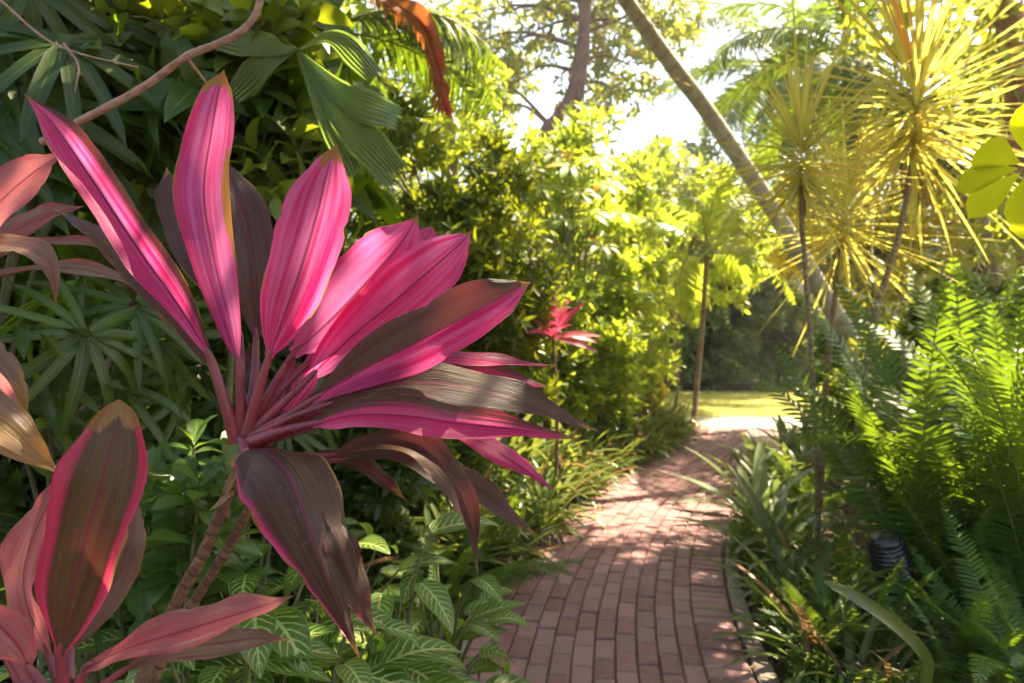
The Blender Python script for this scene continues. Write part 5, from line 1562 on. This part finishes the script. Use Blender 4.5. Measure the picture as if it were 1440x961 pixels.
# right side
broad_tree('tree with a reddish trunk at the top right corner', tuple(gl(1440, 6.2)), cl_px([(1400, 40, 6, 0.6), (1450, 120, 6.2, 0.7), (1380, 180, 6.5, 0.6), (1420, 280, 6.3, 0.6), (1350, 90, 6.8, 0.6), (1460, 330, 6, 0.6), (1340, -30, 6.3, 0.7), (1260, 40, 7.3, 0.7)]),
           0.16, 0.06, 30, G['tree'], 6, trunk=[P(1470, 690, 6.2), P(1450, 300, 6.2), P(1425, 60, 6.2), P(1400, -80, 6.2)], tr=(0.15, 0.11), bark='red', nu=3)
broad_tree('grey trunked tree behind the right hand ferns', tuple(gl(1400, 8.5)), cl_px([(1300, 260, 9, 0.6), (1360, 230, 8.7, 0.7), (1420, 380, 8, 0.7), (1250, 330, 9.4, 0.5), (1440, 230, 8.2, 0.8), (1210, 420, 9.3, 0.5), (1300, 400, 9, 0.5)]),
           0.16, 0.06, 34, G['tree'], 6, trunk=[P(1410, 640, 8.5), P(1390, 400, 8.5), P(1365, 290, 8.5), P(1340, 180, 8.5)], tr=(0.17, 0.13), nu=3)
shrub('shrub', 'green shrub behind the ferns on the right', 'shrub', gl(1330, 6.0), 2.4, 1.4, 1.9, G['tree'], 0.12, 0.05, 80, 20, 7, 'ovate', stem=B['twig'])
shrub('shrub', 'green shrub at the right edge behind the tallest fern', 'shrub', gl(1480, 5.2), 1.6, 1.2, 2.0, G['broad'], 0.12, 0.05, 80, 18, 7, 'ovate', stem=B['twig'])
shrub('shrub', 'leafy shrub at the foot of the leaning palm', 'shrub', gl(1220, 7.6), 1.5, 1.0, 1.5, G['fern'], 0.11, 0.045, 80, 14, 7, 'ovate', stem=B['twig'])

bushy('loose yellow green tree closing the gap under the bright sky', (3.0, 12.6, 0), (835, 1075, lambda x: 228 + 16 * math.sin(x / 19), 430), (12.0, 13.4), 44, (0.3, 0.5), 16, 7, 0.2, 0.075, G['lime'], 0.14, limb=0.02)
bushy('airy golden leaved tree behind the spiky crowns', (4.6, 8.6, 0), (1110, 1440, lambda x: 150 + 30 * math.sin(x / 37), 440), (8.2, 9.6), 40, (0.25, 0.45), 13, 7, 0.16, 0.05, G['gold'], 0.14, limb=0.012)

# yellow umbrella leaf reaching in from the right edge
umbrella_plant('umbrella plant with bright yellow backlit leaves at the right edge', (1.35, 1.7, 0), [(P(1447, 234, 1.45), (0.2, 0.75, 0.55)), (P(1540, 330, 1.5), (-0.2, -0.7, 0.6)), (P(1530, 120, 1.5), (0, -0.7, 0.6))], 0.135, 0.075, G['bright'], 8, K=0.5)

rng = np.random.default_rng(99)
# unseen tree added overhead, its crown shaped to shade the bed and the path
shade_cl = []
for _ in range(165):
    x, y = rng.uniform(-1.6, 4.6), rng.uniform(1.4, 6.4)
    z = 1.3 + max(y * 0.5 + 0.75, 2.6) + rng.uniform(0.0, 1.4)
    shade_cl.append(((x, y, z), rng.uniform(0.4, 0.6)))
for q in (P(850, 900, 2.9), P(720, 930, 2.8), P(960, 920, 2.8), P(800, 830, 3.6), P(930, 850, 3.3), P(760, 880, 3.1)):
    for k in (5.9, 6.5):
        shade_cl.append((tuple(q + SUN * k + rng.normal(0, 0.15, 3)), 0.5))
for q in (P(110, 740, 0.78), P(140, 680, 0.78), P(150, 800, 0.78), P(60, 760, .83), P(60, 850, 0.8), P(250, 890, 0.79), P(400, 760, 0.87), P(40, 620, 0.9)):
    for k in (3.9, 4.4, 4.9, 5.4):
        shade_cl.append((tuple(q + SUN * k + rng.normal(0, 0.1, 3)), 0.5))
broad_tree('unseen tree added overhead, its crown shaped to shade and dapple the path', (4.4, 1.6, 0), shade_cl, 0.15, 0.065, 26, G['tree'], 6, name='unseen_shade_tree', trunk=[(4.4, 1.6, 0), (4.3, 1.7, 2), (3.6, 2.2, 4.2), (1.8, 3.0, 4.8), (-0.2, 3.6, 5.2)], tr=(0.2, 0.07), limb=0.03, cull=True, nu=3, slen=0.15)


# thin scattering volume added to imitate the veiling glow of lens glare
import bmesh
hb = bpy.data.meshes.new('glare_haze')
bm = bmesh.new()
bmesh.ops.create_cube(bm, size=1)
for v in bm.verts:
    v.co = Vector((v.co.x * 310, v.co.y * 320 + 95, v.co.z * 17 + 7.5))
bm.to_mesh(hb)
hm, t = nt('glare_haze')
pv = N(t, 'ShaderNodeVolumePrincipled')
pv.inputs['Density'].default_value = 0.0017
pv.inputs['Color'].default_value = (1.0, 0.98, 0.92, 1)
pv.inputs['Anisotropy'].default_value = 0.5
t.links.new(pv.outputs[0], N(t, 'ShaderNodeOutputMaterial').inputs[1])
hb.materials.append(hm)
struct(link('glare_haze', hb), 'stuff')

# ======================================================================
# light, sky, camera
# ======================================================================
rng = np.random.default_rng(19)
w = bpy.data.worlds.new('World')
sc.world = w
w.use_nodes = True
t = w.node_tree
t.nodes.clear()
sky = N(t, 'ShaderNodeTexSky', sky_type='NISHITA', sun_disc=False)
sky.sun_elevation = SUN_EL
sky.sun_rotation = SUN_AZ
sky.air_density = 1.0
sky.dust_density = 2.5
bg = N(t, 'ShaderNodeBackground', i_Strength=0.095)
t.links.new(sky.outputs[0], bg.inputs[0])
t.links.new(bg.outputs[0], N(t, 'ShaderNodeOutputWorld').inputs[0])

sd = bpy.data.lights.new('sun', 'SUN')
sd.energy = 5.0
sd.angle = R(0.5)
sd.color = (1.0, 0.89, 0.72)
so = bpy.data.objects.new('sun', sd)
COL.objects.link(so)
so.rotation_euler = Vector(SUN).to_track_quat('Z', 'Y').to_euler()

cd = bpy.data.cameras.new('camera')
cd.sensor_width = 36
cd.lens = 24
cd.clip_start = 0.05
cd.clip_end = 600
cd.dof.use_dof = True
cd.dof.focus_distance = 0.97
cd.dof.aperture_fstop = 5.6
co = bpy.data.objects.new('camera', cd)
COL.objects.link(co)
co.location = (0, 0, CAM_H)
co.rotation_euler = (R(90), 0, 0)
sc.camera = co

sc.view_settings.view_transform = 'Standard'
sc.view_settings.look = 'None'
sc.view_settings.exposure = 2.5
sc.view_settings.gamma = 1.0
sc.view_settings.use_white_balance = True
sc.view_settings.white_balance_temperature = 7500
sc.render.engine = 'CYCLES'
sc.cycles.use_denoising = True
sc.cycles.max_bounces = 8
sc.cycles.diffuse_bounces = 4
sc.cycles.glossy_bounces = 2
sc.cycles.transmission_bounces = 4
sc.cycles.use_adaptive_sampling = True
sc.cycles.adaptive_threshold = 0.02
sc.cycles.sample_clamp_indirect = 6
